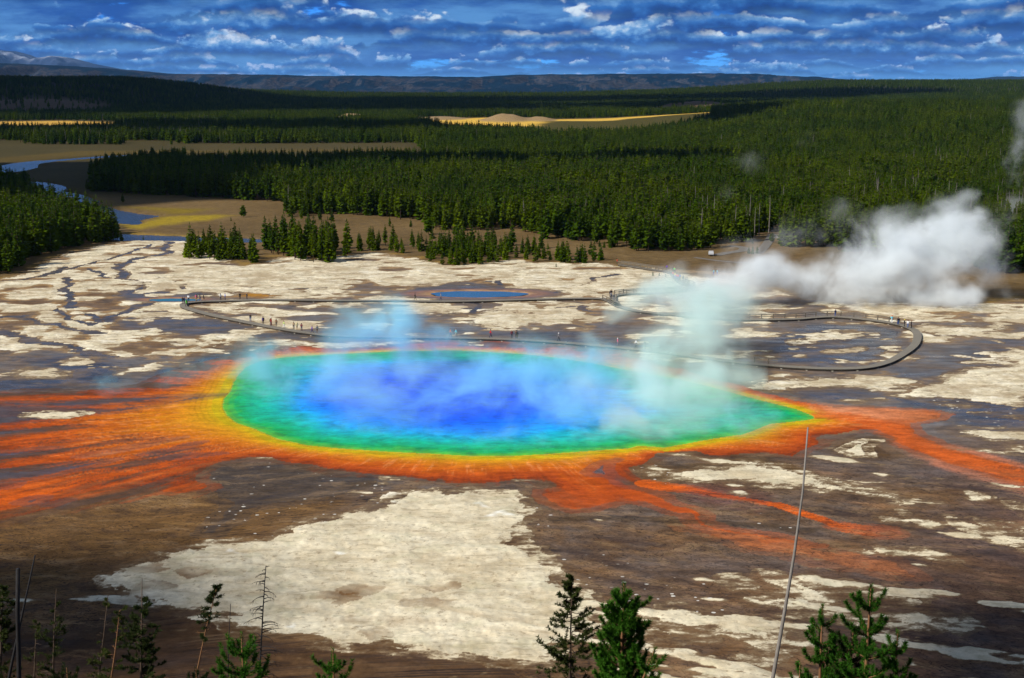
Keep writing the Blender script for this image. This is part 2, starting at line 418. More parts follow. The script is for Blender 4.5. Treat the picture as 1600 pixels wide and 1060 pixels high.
def terrain(X, Y):
    h = np.where(Y < 97, hill_h(Y) + 0.6 * fbm(X / 9, Y / 9, 3, 5) * sstep(Y, 100, 80) * (Y > 6), 0.0)
    h = h + 24 * sstep(X, 130, 430) * sstep(Y, 850, 1650) * (1 - 0.75 * sstep(Y, 1750, 2500)) * (1 + 0.18 * fbm(X / 160, Y / 220, 3, 8))
    h = h + 66 * sstep(Y, 2300, 3500) * sstep(X, -620, -1180) * (1 + 0.10 * fbm(X / 300, Y / 300, 4, 3)) * (1 - 0.8 * sstep(Y, 3900, 5200))
    h = h + 46 * sstep(X, 300, 1500) * sstep(Y, 3000, 5000)
    h = h + 10 * sstep(Y, 3600, 5600) * (1 + 0.3 * fbm(X / 500, Y / 500, 3, 30))
    for cx, cy_, rx, ry, hh in HILLOCKS:
        d = np.sqrt(((X - cx) / rx) ** 2 + ((Y - cy_) / ry) ** 2)
        h = h + hh * sstep(d, 1.0, 0.1) * (1 + 0.25 * fbm(X / 40, Y / 60, 3, 44))
    return h
HILLOCKS = []
for px, Y, rx, ry, hh in ((790, 2060, 48, 130, 9.5), (842, 2080, 30, 110, 5), (560, 2100, 46, 90, 9), (690, 2150, 55, 110, 3.5), (1080, 2600, 150, 260, 15), (60, 2600, 170, 330, 14)):
    HILLOCKS.append(((px - 800) / 1961.0 * Y, Y, rx, ry, hh))

SIN_EDGE = gg('P', -200,452, 0,436, 40,428, 70,412, 120,392, 190,378, 280,374, 345,384, 350,410, 420,413, 440,400, 480,408, 545,398, 600,398, 640,402, 690,416, 800,411, 950,414, 1010,421, 1060,425,
                1130,438, 1200,455, 1300,470, 1400,478, 1480,486, 1540,474, 1600,472, 1800,470, 1900,1400, -300,1400)
CTRL = np.array([  # px, py, share of white crust, 0 slate .. 1 brown between it
 (60,450,.75,.9),(60,490,.3,.7),(180,430,.9,.7),(150,480,.55,.7),(250,420,.85,.4),(330,430,.9,.5),(100,520,.7,.9),(30,540,.4,.3),(200,530,.62,.8),(300,540,.6,.8),(110,570,.12,.05),(220,570,.12,.1),
 (290,512,.2,.1),(350,490,.75,.3),(410,480,.6,.4),(460,480,.5,.2),(500,500,.12,0),(600,500,.3,.1),(700,492,.5,.2),(780,495,.7,.4),(900,490,.62,.5),(700,512,.08,.05),(850,516,.08,.1),(960,522,.12,.1),
 (500,440,.97,.7),(640,440,.9,.6),(800,435,.97,.8),(950,440,.97,.8),(560,462,.5,.3),(700,462,.2,.1),(400,450,.93,.6),(1000,500,.3,.3),(1250,515,.15,.1),(1350,535,.22,.3),(1200,545,.12,.1),(1100,470,.8,.5),(1500,480,.95,.7),
 (1550,500,.6,.2),(1500,540,.22,.1),(1580,520,.2,.1),(1450,570,.08,.2),(1300,590,.06,.2),(1500,650,.03,0),(1580,600,.8,.2),(1200,600,.2,.4),(300,600,.05,.1),(100,610,.05,.1),(700,530,.04,.1),
 (1500,780,.02,.75),(1580,860,.03,.8),(1300,800,0,.65),(1100,850,0,.7),(950,850,.01,.75),(950,930,.03,.7),(1450,880,.02,.8),(1550,950,.06,.95),(1350,950,.05,.9),(1120,970,.12,.8),(1200,1030,.10,.9),(1450,1020,.05,.95),
 (600,760,.04,.5),(400,760,.02,.7),(200,830,0,.95),(100,870,.01,.95),(60,950,.06,.9),(200,990,.10,.95),(130,1000,.18,.95),(350,1030,.06,1),(600,1045,.06,1),(900,790,.02,.6),(1150,740,.05,.7),(1400,720,.03,.5)], float)


def paint(X, Y):
    """surface colour (rgb), wetness, and strengths of the fine patterns at ground points"""
    n = X.size
    col = np.empty((n, 3)); wet = np.zeros(n); vein = np.zeros(n); fleck = np.zeros(n); grain = np.zeros(n); cc = np.zeros((n, 3))
    def over(m, c, w_=None):
        k = np.nonzero(m > 0.004)[0]
        if not len(k): return
        m = m[k]
        c = np.asarray(c)
        if c.ndim == 2: c = c[k]
        col[k] = col[k] * (1 - m[:, None]) + c * m[:, None]
        if w_ is not None: wet[k] = wet[k] * (1 - m) + w_ * m
    def onc(m, c):
        k = np.nonzero(m > 0.004)[0]
        if len(k): cc[k] = cc[k] * (1 - m[k][:, None]) + np.asarray(c) * m[k][:, None]
    # picture-independent helper: the control points live on the ground
    u = np.clip(CAM_H / np.maximum(Y, 40.0), 0, 2)           # slope of sight from the overlook, used only to scale distances between control points
    cg = gp(CTRL[:, 0], CTRL[:, 1])
    cu = CAM_H / cg[:, 1]; cx = cg[:, 0] / cg[:, 1]
    wx = X / np.maximum(Y, 40.0)
    num = np.zeros((n, 2)); den = np.zeros(n)
    for i in range(len(CTRL)):
        d2 = ((wx - cx[i]) / 0.06) ** 2 + ((u - cu[i]) / 0.014) ** 2
        g = 1.0 / (d2 + 0.15) ** 2
        num += g[:, None] * CTRL[i, 2:]; den += g
    wh, br = num[:, 0] / den, num[:, 1] / den
    r = np.hypot(X - PC[0], Y - PC[1]); th = np.arctan2(Y - PC[1], X - PC[0])
    lowr = sstep(Y, 215, 185)                                  # nearer than the spring: flow patterns follow the run-off
    right = sstep(X, 0, 60)
    # flow direction: outwards, bending to the right-hand side downhill
    fa = np.where(X > -20, -0.32, 0.0)
    fx = X * np.cos(fa) + Y * np.sin(fa); fy = -X * np.sin(fa) + Y * np.cos(fa)
    A = gf(X, Y, 17, 12, 7, 1, 0.64); Bn = gf(fx, fy, 24, 5.0, 6, 2, 0.62)
    N = A * (1 - lowr) + Bn * lowr
    N = N + 0.25 * gf(X, Y, 3.5, 2.2, 4, 77, 0.6)
    sd_ = np.std(N[::17]) + 1e-6
    z = (N - np.mean(N[::17])) / sd_
    # white share -> threshold of a roughly normal field
    thr = np.interp(wh, [0, .02, .05, .1, .2, .3, .4, .5, .6, .7, .8, .9, .95, 1], [-9, -2.05, -1.64, -1.28, -.84, -.52, -.25, 0, .25, .52, .84, 1.28, 1.64, 9])
    F1, F2, F3 = gf(X, Y, 9, 9, 5, 11, .6), gf(fx, fy, 30, 6, 5, 21, .6), gf(X, Y, 60, 60, 4, 31)
    fine = gf(X, Y, 1.7, 1.3, 4, 41, .65)
    # --- base between the crusts
    slate = np.array(rgb(104, 98, 94)); brown = np.array(rgb(108, 80, 52)); dkbr = np.array(rgb(58, 44, 38)); tan = np.array(rgb(172, 138, 94))
    b2 = np.clip(br + 0.45 * F1 + 0.25 * fine, 0, 1)[:, None]
    col = slate * (1 - b2) + brown * b2
    wet = (1 - b2[:, 0]) * 0.72
    over(sstep(F2, 0.08, 0.5) * lowr * 0.75, dkbr, .35)
    over(sstep(F2, -0.12, -0.55) * lowr * (0.35 + .3 * br), rgb(150, 116, 78), .1)
    pr = lowr * right
    over(pr * sstep(F3, -0.3, 0.3) * 0.5, rgb(84, 66, 66), .4)
    over(pr * sstep(F2, -0.05, -0.5) * 0.35, rgb(160, 118, 88), .2)
    over((1 - lowr) * sstep(z - thr, 1.1, 0.2) * (0.35 + 0.6 * br), tan, .1)
    wmask = sstep(z - thr, 0.75, -0.75)
    cream = np.array(rgb(230, 219, 190)) * (1 + .06 * (1 - lowr))[:, None]; cream2 = np.array(rgb(198, 182, 150))
    cm = np.clip(0.45 + 0.8 * F1 + 0.5 * fine, 0, 1)[:, None]
    wc = cream * cm + cream2 * (1 - cm)
    cc[:] = wc; grain = np.maximum(grain, wmask)
    vein = lowr * (1 - wmask)
    # --- traced wet flats
    wp = np.stack([X + 2.2 * gf(X, Y, 7, 7, 5, 51, .62), Y + 2.6 * gf(X, Y, 8, 5, 5, 52, .62)], -1)
    wx_, wy_ = wp[:, 0], wp[:, 1]
    for di, P in enumerate(DARKS):
        m = sstep(sdf(P, wx_, wy_, 12), 1.5, -2.5) * 0.92
        keep = 1 - 0.75 * wmask * sstep(z - thr, -.25, -.6)
        over(m * keep, rgb(50, 52, 62) if di in (0, 1, 9, 7) else rgb(74, 72, 74), .94 if di in (0, 1, 9, 7) else .86)
        over(m * sstep(F1, 0.0, 0.5) * .6 * keep, rgb(98, 88, 80), .6); over(m * sstep(F2, 0.1, 0.5) * .5 * keep, rgb(112, 92, 72), .4)
        grain *= 1 - m * keep; vein *= 1 - 0.7 * m
    ca, cb = X + 2.6 * gf(X, Y, 7, 6, 5, 61, .6), Y + 2.8 * gf(X, Y, 7, 6, 5, 62, .6)
    hwn = 1 + .5 * gf(X, Y, 6, 6, 2, 63)
    for P, hw in CHANNELS:
        d, q = pdist(P, ca, cb, 14)
        hw_ = .55 * hw * hwn
        over(sstep(d, hw_ * 1.25, hw_ * .6) * .95, rgb(62, 60, 64), .85)
        grain *= 1 - sstep(d, hw_ * 1.3, hw_ * .6)
    # --- traced crusts
    wa, wb = 1.5 * gf(X, Y, 3.2, 3.2, 5, 71, .65) + 1.2 * gf(X, Y, 14, 14, 2, 73), 1.7 * gf(X, Y, 3.6, 2.4, 5, 72, .65) + 1.4 * gf(X, Y, 12, 12, 2, 74)
    for P, a, rough in WHITES:
        ux = X + rough * wa
        uy = Y + rough * wb
        s_ = sdf(P, ux, uy, 10)
        m = sstep(s_ + .8 * F1, 2.0, -2.0) * a
        over(sstep(s_, 2.2, 0.2) * (1 - sstep(s_, 0.2, -.2)) * .4, rgb(104, 78, 50), .3)
        big_ = len(P) > 40
        if big_:
            onc(m * sstep(F2 + .35 * F1, 0.22, 0.62) * .45, rgb(150, 122, 84))
            onc(m * sstep(gf(X, Y, 11, 3.6, 5, 81, .62), .22, .55) * .40, rgb(176, 158, 122))
            onc(m * sstep(gf(X, Y, 7, 5, 5, 82, .62) + .5 * sstep(Y, 158, 190), .52, .75) * .85, rgb(246, 244, 232))
            m = m * (1 - .9 * sstep(X, -38, -62) * sstep(gf(X, Y, 9, 2.0, 5, 83, .6), .05, .30))
        grain = np.maximum(grain, m); vein *= 1 - m
    for P in BROWN_SPOTS:
        onc(sstep(sdf(P, X + 1.2 * fine, Y + 1.2 * fine, 8) + .8 * F1, .5, -.8) * .85, rgb(112, 74, 36))
    # darker brown ground along the foot of the overlook and in the lower corner
    m = sstep(sdf(gg('P', -200,1010, 60,985, 130,965, 245,958, 300,962, 340,968, 365,988, 400,990, 500,1012, 580,1018, 640,1026, 740,1034, 850,1046, 900,1035, 960,1100, 900,1300, -300,1300), X + .8 * F1, Y + .8 * F1 + fine * .5, 20), .8, -1.2)
    over(m * .72, rgb(66, 46, 30), .25); over(m * sstep(F1, .05, .5) * .5, rgb(100, 74, 48), .1); over(m * sstep(fine + .6 * F1, .45, .8) * .5, rgb(170, 146, 108), 0)
    grain *= 1 - m
    # khaki flat under the left fan
    m = sstep(sdf(gg('P', -100,812, 60,806, 200,785, 330,768, 420,740, 480,735, 560,760, 560,790, 430,836, 280,860, 180,890, 120,930, -100,960), X, Y, 20) + 2.5 * F1, 2, -3)
    grain *= 1 - m; over(m * .8, rgb(112, 82, 46), .15); over(m * sstep(F2, 0, .5) * .6, rgb(76, 58, 40), .3); over(m * sstep(F2, -.1, -.5) * .5, rgb(146, 112, 68), .05); vein = np.maximum(vein, m)
    m = sstep(sdf(gg('L', 930,745, 940,700, 1000,670, 1150,680, 1250,658, 1330,660, 1440,690, 1590,700, 1700,720, 1750,760, 1600,810, 1400,840, 1150,880, 1000,1000, 900,990, 1050,860, 1000,800), X + F1 * 2, Y + F1 * 2, 20), 1.5, -1.5)
    grain *= 1 - m; over(m * .8, rgb(64, 56, 48), .7); over(m * sstep(F2, .0, .5) * .5, rgb(104, 80, 48), .3); fleck = np.maximum(fleck, m * sstep(F1, -.2, .2))
    for P, a in ((gg('C', 250,220, 400,200, 560,260, 700,320, 1000,360, 1200,480, 1500,600, 1300,640, 1000,560, 800,540, 500,560, 380,400), .8), (gg('P', 380,815, 470,800, 560,785, 590,790, 500,812, 420,838), 1.),
                 (gg('P', 560,760, 700,758, 760,762, 640,772, 590,785, 520,800), .8), (gg('F', 300,700, 833,720, 833,860, 500,840, 420,760), .9), (gg('H', 0,430, 80,440, 60,500, 0,520), 1.), (gg('D', 0,400, 60,440, 120,470, 0,480), .6)):
        fleck = np.maximum(fleck, a * sstep(sdf(P, X, Y, 15), 3, -2))
    # --- the orange mats round the spring
    ox = X + 1.5 * gf(X, Y, 8, 8, 5, 91, .6); oy = Y + 2.0 * gf(X, Y, 9, 5, 5, 92, .6)
    so = sdf(RING, ox, oy, 70); dp = np.maximum(sdf(POOL, X, Y, 160), 0.0)
    st = fbm(th * 16 + .15 * F1, np.log(r + 5) * 3.2, 6, 101, .6)             # streaks along the run-off
    st2 = fbm(th * 44, np.log(r + 5) * 4.5, 4, 103, .6)
    st3 = fbm(th * 70 + .5 * F1, np.log(r + 5) * 5.0, 4, 105, .6); st4 = fbm(th * 26 + .5 * F1, np.log(r + 5) * 2.6, 5, 107, .6)
    inn = np.maximum(-so, 0)
    t = dp / (dp + inn + 0.05)
    left = sstep(X, -42, -62)
    t = np.clip(t + (.20 * st + .09 * st2) * sstep(dp, 1, 14) + .03 * F1, 0, 1)
    stops = [0, .04, .13, .27, .45, .64, .82, .95, 1]
    cols = np.array([rgb(206, 176, 24), rgb(224, 172, 24), rgb(224, 154, 28), rgb(218, 130, 26), rgb(210, 106, 24), rgb(198, 88, 26), rgb(172, 72, 26), rgb(126, 58, 28), rgb(88, 54, 34)])
    oc = np.stack([np.interp(t, stops, cols[:, i]) for i in range(3)], -1)
    m_in = sstep(so, 0.9, -0.9)
    edge_fade = m_in * (1 - .35 * sstep(t, .9, 1.0))
    # salmon arc behind and pale apron on the right
    over(edge_fade, oc * .78, .18)
    grain *= 1 - m_in; vein *= 1 - m_in; fleck *= 1 - m_in
    back = sstep(Y, 262, 285) * m_in
    over(back * .85 * sstep(t, .15, .5), rgb(168, 90, 60), .4); over(back * sstep(F1 + .6 * F3, -.15, .15) * sstep(t, .3, .6) * sstep(X, -45, -30) * .85, rgb(84, 74, 74), .8)
    pa = sstep(sdf(gg('P', 1240,622, 1330,634, 1440,638, 1482,650, 1450,662, 1390,660, 1300,652, 1280,640), X + F1, Y + F1, 12), 2, -3) * m_in
    over(pa * .7, rgb(206, 146, 108), .3)
    rb = sstep(X, 55, 75) * m_in * sstep(t, .1, .35)
    over(rb * .55, rgb(200, 98, 34), .2)
    d, q = pdist(gg('P', 1290,650, 1340,655, 1390,672, 1430,697, 1480,712, 1540,730, 1640,762), ox, oy, 16)
    over(sstep(d + 1.2 * st3, 3.4, 1.0) * .8, rgb(196, 90, 34), .2); over(sstep(np.abs(d - 4.2), 2.4, 0) * .5 * sstep(q, .45, .7), rgb(206, 132, 100), .2)
    # dark threads in the fan, growing outwards
    side = np.maximum(sstep(X, -30, -55), sstep(X, 60, 85))
    over(m_in * side * sstep(t, .22, .55) * sstep(np.abs(st4), .06, .012) * .75, rgb(84, 52, 34), .4)
    over(m_in * side * sstep(t, .35, .7) * sstep(np.abs(st3), .09, .02) * .5, rgb(112, 60, 30), .3)
    over(m_in * side * sstep(t, .45, .95) * sstep(st4, .05, .35) * .7, rgb(108, 74, 46), .3)
    over(m_in * sstep(t, .1, .3) * sstep(t, .8, .5) * sstep(st3, .15, .4) * .35, rgb(222, 150, 92), .2)
    ml = m_in * sstep(X, -38, -60)
    over(ml * sstep(st + .25 * st2, .08, .34) * sstep(t, .36, .70) * .85, rgb(78, 60, 46), .5); over(ml * sstep(st2, .1, .5) * sstep(t, .2, .5) * .35, rgb(120, 66, 26), .3)
    over(ml * sstep(st + .3 * st2, -.15, -.5) * sstep(t, .3, .6) * .6, rgb(196, 86, 14), .2)
    over(m_in * sstep(fine + .5 * F1, .55, .8) * .25, rgb(120, 60, 20), .4)
    for P in (gg('G', 540,330, 700,295, 850,265, 1000,240, 1150,215, 1280,195, 1150,225, 1000,262, 850,292, 700,322), gg('G', -60,300, 120,290, 250,275, 400,268, 350,290, 200,312, 100,332, -60,352),
              gg('G', -60,430, 200,425, 350,400, 550,375, 800,352, 650,400, 500,430, 400,460, 200,490, -60,508), gg('G', -60,530, 150,512, 100,542, -60,556), gg('G', 120,652, 200,620, 300,618, 280,652, 180,672),
              gg('G', 300,672, 420,640, 500,633, 420,667), gg('G', 960,325, 1050,300, 1180,285, 1300,245, 1400,230, 1330,262, 1220,292, 1120,312, 1010,330), gg('G', 1100,347, 1200,325, 1400,318, 1560,306, 1380,332, 1200,348),
              gg('G', -60,150, 150,140, 300,150, 200,162, 0,188, -60,190), gg('L', -60,378, 200,382, 520,362, 900,345, 1040,342, 800,362, 560,388, 300,404, 0,398),
              gg('H', 310,195, 360,150, 420,130, 505,116, 450,140, 440,180, 480,220, 540,255, 580,290, 510,270, 440,225, 360,212)):
        over(sstep(sdf(P, X + .9 * F1, Y + .9 * F1 + .35 * fine, 8), .35, -.45) * .88, rgb(72, 62, 58), .9)
    m = sstep(sdf(DARKS[2], X + 1.5 * F1, Y + 1.5 * F1, 12), .8, -1.5); over(m * .9, rgb(66, 62, 62), .8); over(m * sstep(F2, .1, .5) * .5, rgb(110, 70, 44), .5)
    m = sstep(sdf(WHITES[1][0], X + .5 * wa, Y + .5 * wb, 8), 1., -1.) * .95; grain = np.maximum(grain, m)
    # --- tongues
    for P, c, a in ((gg('H', 250,300, 560,285, 700,320, 850,368, 980,418, 1030,450, 1050,495, 1130,532, 1250,558, 1400,585, 1600,615, 1760,650, 1600,660, 1400,640, 1200,600, 1060,560, 960,515, 930,478, 860,466, 700,400, 550,372, 400,345), rgb(172, 72, 14), .92),
                    (gg('H', 880,530, 1000,535, 1130,545, 1400,590, 1640,625, 1800,680, 2000,700, 2250,750, 2420,850, 2200,860, 1900,790, 1640,745, 1400,705, 1240,662, 1110,610, 1000,560), rgb(178, 104, 58), .62),
                    (gg('H', 30,330, 200,300, 420,340, 560,370, 480,400, 360,430, 240,440, 120,430, 50,390), rgb(174, 76, 22), .7)):
        s_ = sdf(P, ox, oy, 15)
        over(sstep(s_, .8, -1.2) * a * (1 - .5 * sstep(F2, .1, .5)), c, .35); grain *= 1 - sstep(s_, .8, -.5); vein = np.maximum(vein, .6 * sstep(s_, .5, -1)) if a < .7 else vein * (1 - sstep(s_, .5, -1))
    d, q = pdist(gg('P', 1012,757, 1040,762, 1077,766, 1115,773, 1152,781, 1190,787, 1215,790, 1243,799, 1281,812, 1304,822, 1340,829, 1385,833), X + .5 * F1, Y + .5 * F1, 14)
    hw = np.interp(q, [0, .2, .6, .75, .9, 1], [1.3, .9, .42, .5, 1.4, 2.0])
    over(sstep(d, hw * 1.5, hw * .6) * np.interp(q, [0, .8, 1], [.95, .9, .25]), rgb(206, 90, 18), .2)
    grain *= 1 - sstep(d, hw * 1.6, hw * .8)
    over(sstep(d, 6, 2) * sstep(q, .1, .25) * sstep(q, .55, .4) * .35, rgb(110, 52, 56), .4)
    m = sstep(sdf(gg('D', 250,168, 330,130, 400,108, 470,98, 540,115, 500,140, 580,185, 480,200, 400,195, 330,180), X + F1, Y + F1, 8), 1, -1)
    over(m * .8, rgb(74, 50, 16), .5); grain *= 1 - m
    grain = np.maximum(grain, sstep(sdf(gg('D', 330,165, 380,140, 440,122, 490,125, 440,150, 460,190, 400,190), X + .8 * fine, Y + fine, 8), 1., -1.) * .95)
    m = sstep(sdf(gg('H', 640,170, 760,140, 900,170, 860,215, 960,255, 800,262, 690,240), X + F1, Y + F1, 8), 1, -1); over(m * .5, rgb(96, 70, 26), .5); fleck = np.maximum(fleck, .8 * m)
    m = sstep(sdf(gg('H', 900,155, 1150,150, 1360,100, 1480,125, 1640,175, 1640,195, 1400,135, 1200,165, 1000,172), X + .4 * F1, Y + .4 * F1, 8), .6, -.6); over(m * .7, rgb(88, 64, 20), .5)
    # straight faint ditch
    d, q = pdist(gg('H', 100,488, 420,482, 860,500, 1100,512, 1400,532, 1700,560), X + .3 * F1, Y + .4 * F1, 6); over(sstep(d, 1.0, .2) * .5, rgb(60, 46, 24), .4)
    # --- rims of the two far pools
    for (c, rx, ry, a_) in LAGOON:
        q = np.hypot((X - c[0]) / rx, (Y - c[1]) / ry) + .10 * F1
        over(sstep(q, 2.1, 1.5) * .8, rgb(78, 74, 78), .9); over(sstep(q, 1.75, 1.3) * .8, rgb(150, 106, 84), .6); over(sstep(q, 1.3, 1.05) * .7, rgb(176, 140, 96), .6)
        grain *= sstep(q, 1.6, 2.2)
    m = sstep(sdf(gg('UL', 1080,775, 1150,760, 1290,775, 1200,785), X, Y, 8), .8, -.8); grain *= 1 - m; over(m * .9, rgb(168, 116, 30), .1)
    # --- beyond the crust: meadow, golden banks, forest floor
    es = sdf(SIN_EDGE, X + 5 * gf(X, Y, 14, 14, 4, 111), Y + 9 * gf(X, Y, 16, 16, 4, 112), 80)
    mead = sstep(es, -2.0, 2.0)
    far = sstep(Y, 380, 420)
    mc = np.array(rgb(104, 84, 54)) + (0.030 * F1 + .012 * fine)[:, None] * np.array([1, .85, .55])
    mc = mc * (1 + .30 * np.clip(F3, -1, 1))[:, None]
    over(mead, np.clip(mc, .01, 1), 0); grain *= 1 - mead; vein *= 1 - mead; fleck *= 1 - mead
    over(sstep(np.abs(es - 1), 7, 1) * sstep(F1, -.1, .3) * .55 * (Y > 330), rgb(158, 124, 52), 0)
    for P, c, a, sft in ((gg('UL', 500,335, 560,360, 700,365, 850,370, 1000,372, 900,395, 760,402, 700,385, 560,365), (122, 104, 26), .8, 8), (gg('UL', 510,430, 600,445, 690,420, 780,405, 1000,400, 1080,405, 980,425, 800,445, 650,470, 560,462), (150, 128, 34), .9, 6),
                         (gg('UL', 300,270, 380,275, 480,330, 520,370, 470,345, 380,305), (150, 124, 52), .7, 6), (gg('UL', 560,478, 700,484, 900,492, 1130,500, 1130,508, 700,497, 560,490), (150, 122, 50), .7, 3),
                         (gg('P', -60,252, 120,236, 300,235, 640,230, 640,236, 300,240, 150,243, 0,256), (160, 124, 56), .7, 12), (gg('P', 300,226, 640,223, 640,233, 300,236), (120, 98, 66), .8, 12),
                         (gg('P', -60,246, 60,244, 200,243, 60,262, -60,268), (120, 88, 44), .5, 15)):
        over(sstep(sdf(P, X, Y, 40) + 5 * F1, sft * .5, -sft) * a * mead, rgb(*c), 0)
    m = sstep(sdf(gg('P', 60,266, 200,262, 430,275, 300,300, 140,305, 60,300), X, Y, 60), 20, -20) * mead; over(m * .4, rgb(96, 74, 44), 0)
    wood = sstep(Y, 640, 700)
    wood = np.maximum(wood, sstep(X, 100, 130) * (Y > 430))
    over(wood * .75 * mead, rgb(52, 52, 26), 0)
    for P, c, a in ((gg('P', 640,188, 760,184, 860,187, 1000,184.5, 1115,184, 1115,215, 1020,232, 940,240, 860,236, 820,214, 700,203), (214, 172, 72), 1.), (gg('P', -60,191, 100,189, 175,191, 170,195, 60,196, -60,197), (206, 160, 70), .9)):
        over(sstep(sdf(P, X, Y, 400) + 12 * F3, 15, -25) * a, rgb(*c), 0)
    for (cx, cy_, rx, ry, hh) in HILLOCKS[:4]:
        q = np.hypot((X - cx) / rx, (Y - cy_) / ry); over(sstep(q, 1.05, .75) * .95, rgb(146, 122, 88), 0)
    for (cx, cy_, rx, ry, hh) in HILLOCKS[4:]:
        q = np.hypot((X - cx) / rx, (Y - cy_) / ry); over(sstep(q, 1.05, .6) * .8, rgb(104, 84, 66), 0)
    over(sstep(F3 + .5 * F1, .15, .45) * sstep(Y, 1150, 1300) * sstep(X, 130, 250) * (Y < 1900) * .6, rgb(164, 130, 84), 0)
    over(sstep(Y, 2700, 3300) * .7, rgb(40, 46, 28), 0)
    over(sstep(Y, 99, 90), rgb(74, 60, 40), 0); grain *= 1 - sstep(Y, 99, 90)
    # road to the car park
    for P, hw in ROADS:
        d, q = pdist(P, X, Y, 20); over(sstep(d, hw + 1.6, hw + .4) * .8, rgb(150, 126, 92), 0)
    mott = (1 - lowr) * (1 - m_in) * (1 - mead)
    det = np.stack([vein, fleck, mott, mead], -1)
    return np.concatenate([np.clip(col, .002, .9), wet[:, None]], 1), det, np.concatenate([np.clip(cc, .01, .9), grain[:, None]], 1)
ROADS = [(gg('P', 1010,426, 1060,424, 1110,427, 1150,431), 1.4)]


def wet_ground_mat():
    m, g = new_mat('ground')
    a = g.n('ShaderNodeAttribute', attribute_name='col'); b = g.n('ShaderNodeAttribute', attribute_name='det')
    sp = g.n('ShaderNodeSeparateColor', {0: b.outputs['Color']})
    vein, fleck, mott, mead = sp.outputs[0], sp.outputs[1], sp.outputs[2], b.outputs['Alpha']
    pos = g.n('ShaderNodeNewGeometry').outputs['Position']
    col = a.outputs['Color']; wet = a.outputs['Alpha']
    # channels between mats
    sx = g.n('ShaderNodeSeparateXYZ', {0: pos})
    ang = g.lin(sx.outputs[0], -40.0, 0.0, 0.0, -0.34)
    ca, sa = g.m('COSINE', ang), g.m('SINE', ang)
    fx = g.m('ADD', g.m('MULTIPLY', sx.outputs[0], ca), g.m('MULTIPLY', sx.outputs[1], sa))
    fy = g.m('SUBTRACT', g.m('MULTIPLY', sx.outputs[1], ca), g.m('MULTIPLY', sx.outputs[0], sa))
    flow = g.n('ShaderNodeCombineXYZ', {0: fx, 1: fy, 2: 0.0}).outputs[0]
    def thread(sc, off, lo, hi, dist):
        n_ = g.noise(g.v('ADD', g.v('MULTIPLY', flow, sc), off), 1.0, 3.0, 0.55, dist)
        return g.ss(g.m('ABSOLUTE', g.m('SUBTRACT', n_, 0.5)), hi, lo)
    patch = g.ss(g.noise(pos, 0.07, 3.0), 0.40, 0.60)
    vm = g.m('MAXIMUM', g.m('MULTIPLY', thread((0.26, 0.66, 1), (0, 0, 0), 0.004, 0.022, 0.9), patch), g.m('MULTIPLY', thread((0.6, 1.25, 1), (9, 4, 0), 0.006, 0.035, 1.2), g.m('SUBTRACT', 1.0, g.m('MULTIPLY', patch, .6))))
    fl = g.noise(g.v('MULTIPLY', flow, (0.115, 0.24, 1.0)), 1.0, 8.0, 0.68, 1.0)
    vmm = g.m('MULTIPLY', g.m('MULTIPLY', vm, vein), 0.80)
    col = g.mix(g.m('MULTIPLY', g.ss(fl, 0.50, 0.64), g.m('MULTIPLY', vein, .50)), col, (0.040, 0.028, 0.024))
    col = g.mix(g.m('MULTIPLY', g.ss(fl, 0.48, 0.36), g.m('MULTIPLY', vein, .50)), col, (0.26, 0.165, 0.085))
    col = g.mix(vmm, col, (0.018, 0.013, 0.012))
    mid = g.noise(g.v('MULTIPLY', pos, (0.050, 0.095, 1.0)), 1.0, 8.0, 0.70, 0.5)
    mid2 = g.noise(g.v('ADD', g.v('MULTIPLY', pos, (0.085, 0.14, 1.0)), (31.0, 17.0, 0.0)), 1.0, 8.0, 0.70, 0.5)
    col = g.mix(g.m('MULTIPLY', g.ss(mid2, 0.49, 0.60), g.m('MULTIPLY', mott, .60)), col, (0.155, 0.105, 0.062))
    col = g.mix(g.m('MULTIPLY', g.ss(mid2, 0.46, 0.36), g.m('MULTIPLY', mott, .55)), col, (0.040, 0.040, 0.044))
    stn = g.noise(g.v('MULTIPLY', pos, (0.30, 0.55, 1.0)), 1.0, 7.0, 0.68)
    st2 = g.noise(g.v('MULTIPLY', pos, (0.22, 0.60, 1.0)), 1.0, 5.0, 0.62)
    nf = g.noise(pos, 2.0, 5.0, 0.7)
    kk = g.m('MULTIPLY', g.m('MULTIPLY', g.lin(stn, 0.25, 0.75, 0.62, 1.38), g.lin(st2, 0.25, 0.75, 0.76, 1.24)), g.lin(nf, 0.25, 0.75, 0.76, 1.24))
    col = g.mix(1.0, col, g.n('ShaderNodeCombineColor', {0: kk, 1: kk, 2: kk}).outputs[0], 'MULTIPLY')
    # pale crust laid over the mats: ragged edge, pits, faint stain
    cru = g.n('ShaderNodeAttribute', attribute_name='cru')
    grain = cru.outputs['Alpha']
    lo_n = g.noise(g.v('ADD', g.v('MULTIPLY', pos, (0.13, 0.22, 1.0)), (7.0, 3.0, 0.0)), 1.0, 8.0, 0.66, 0.3)
    en = g.m('ADD', g.m('ADD', g.m('MULTIPLY', g.m('SUBTRACT', stn, .5), 1.5), g.m('MULTIPLY', g.m('SUBTRACT', lo_n, .5), 1.7)), g.m('ADD', g.m('MULTIPLY', g.m('SUBTRACT', nf, .5), 0.6), g.m('MULTIPLY', g.m('SUBTRACT', st2, .5), 1.2)))
    inside = g.ss(grain, 1.0, 0.80, 0.45, 1.0)
    en = g.m('ADD', en, g.m('MULTIPLY', g.m('SUBTRACT', mid, .5), g.m('MULTIPLY', mott, 2.6)))
    edge = g.m('ADD', grain, g.m('MULTIPLY', en, inside))
    cmask = g.m('MULTIPLY', g.ss(edge, 0.36, 0.68), g.ss(grain, 0.01, 0.12))
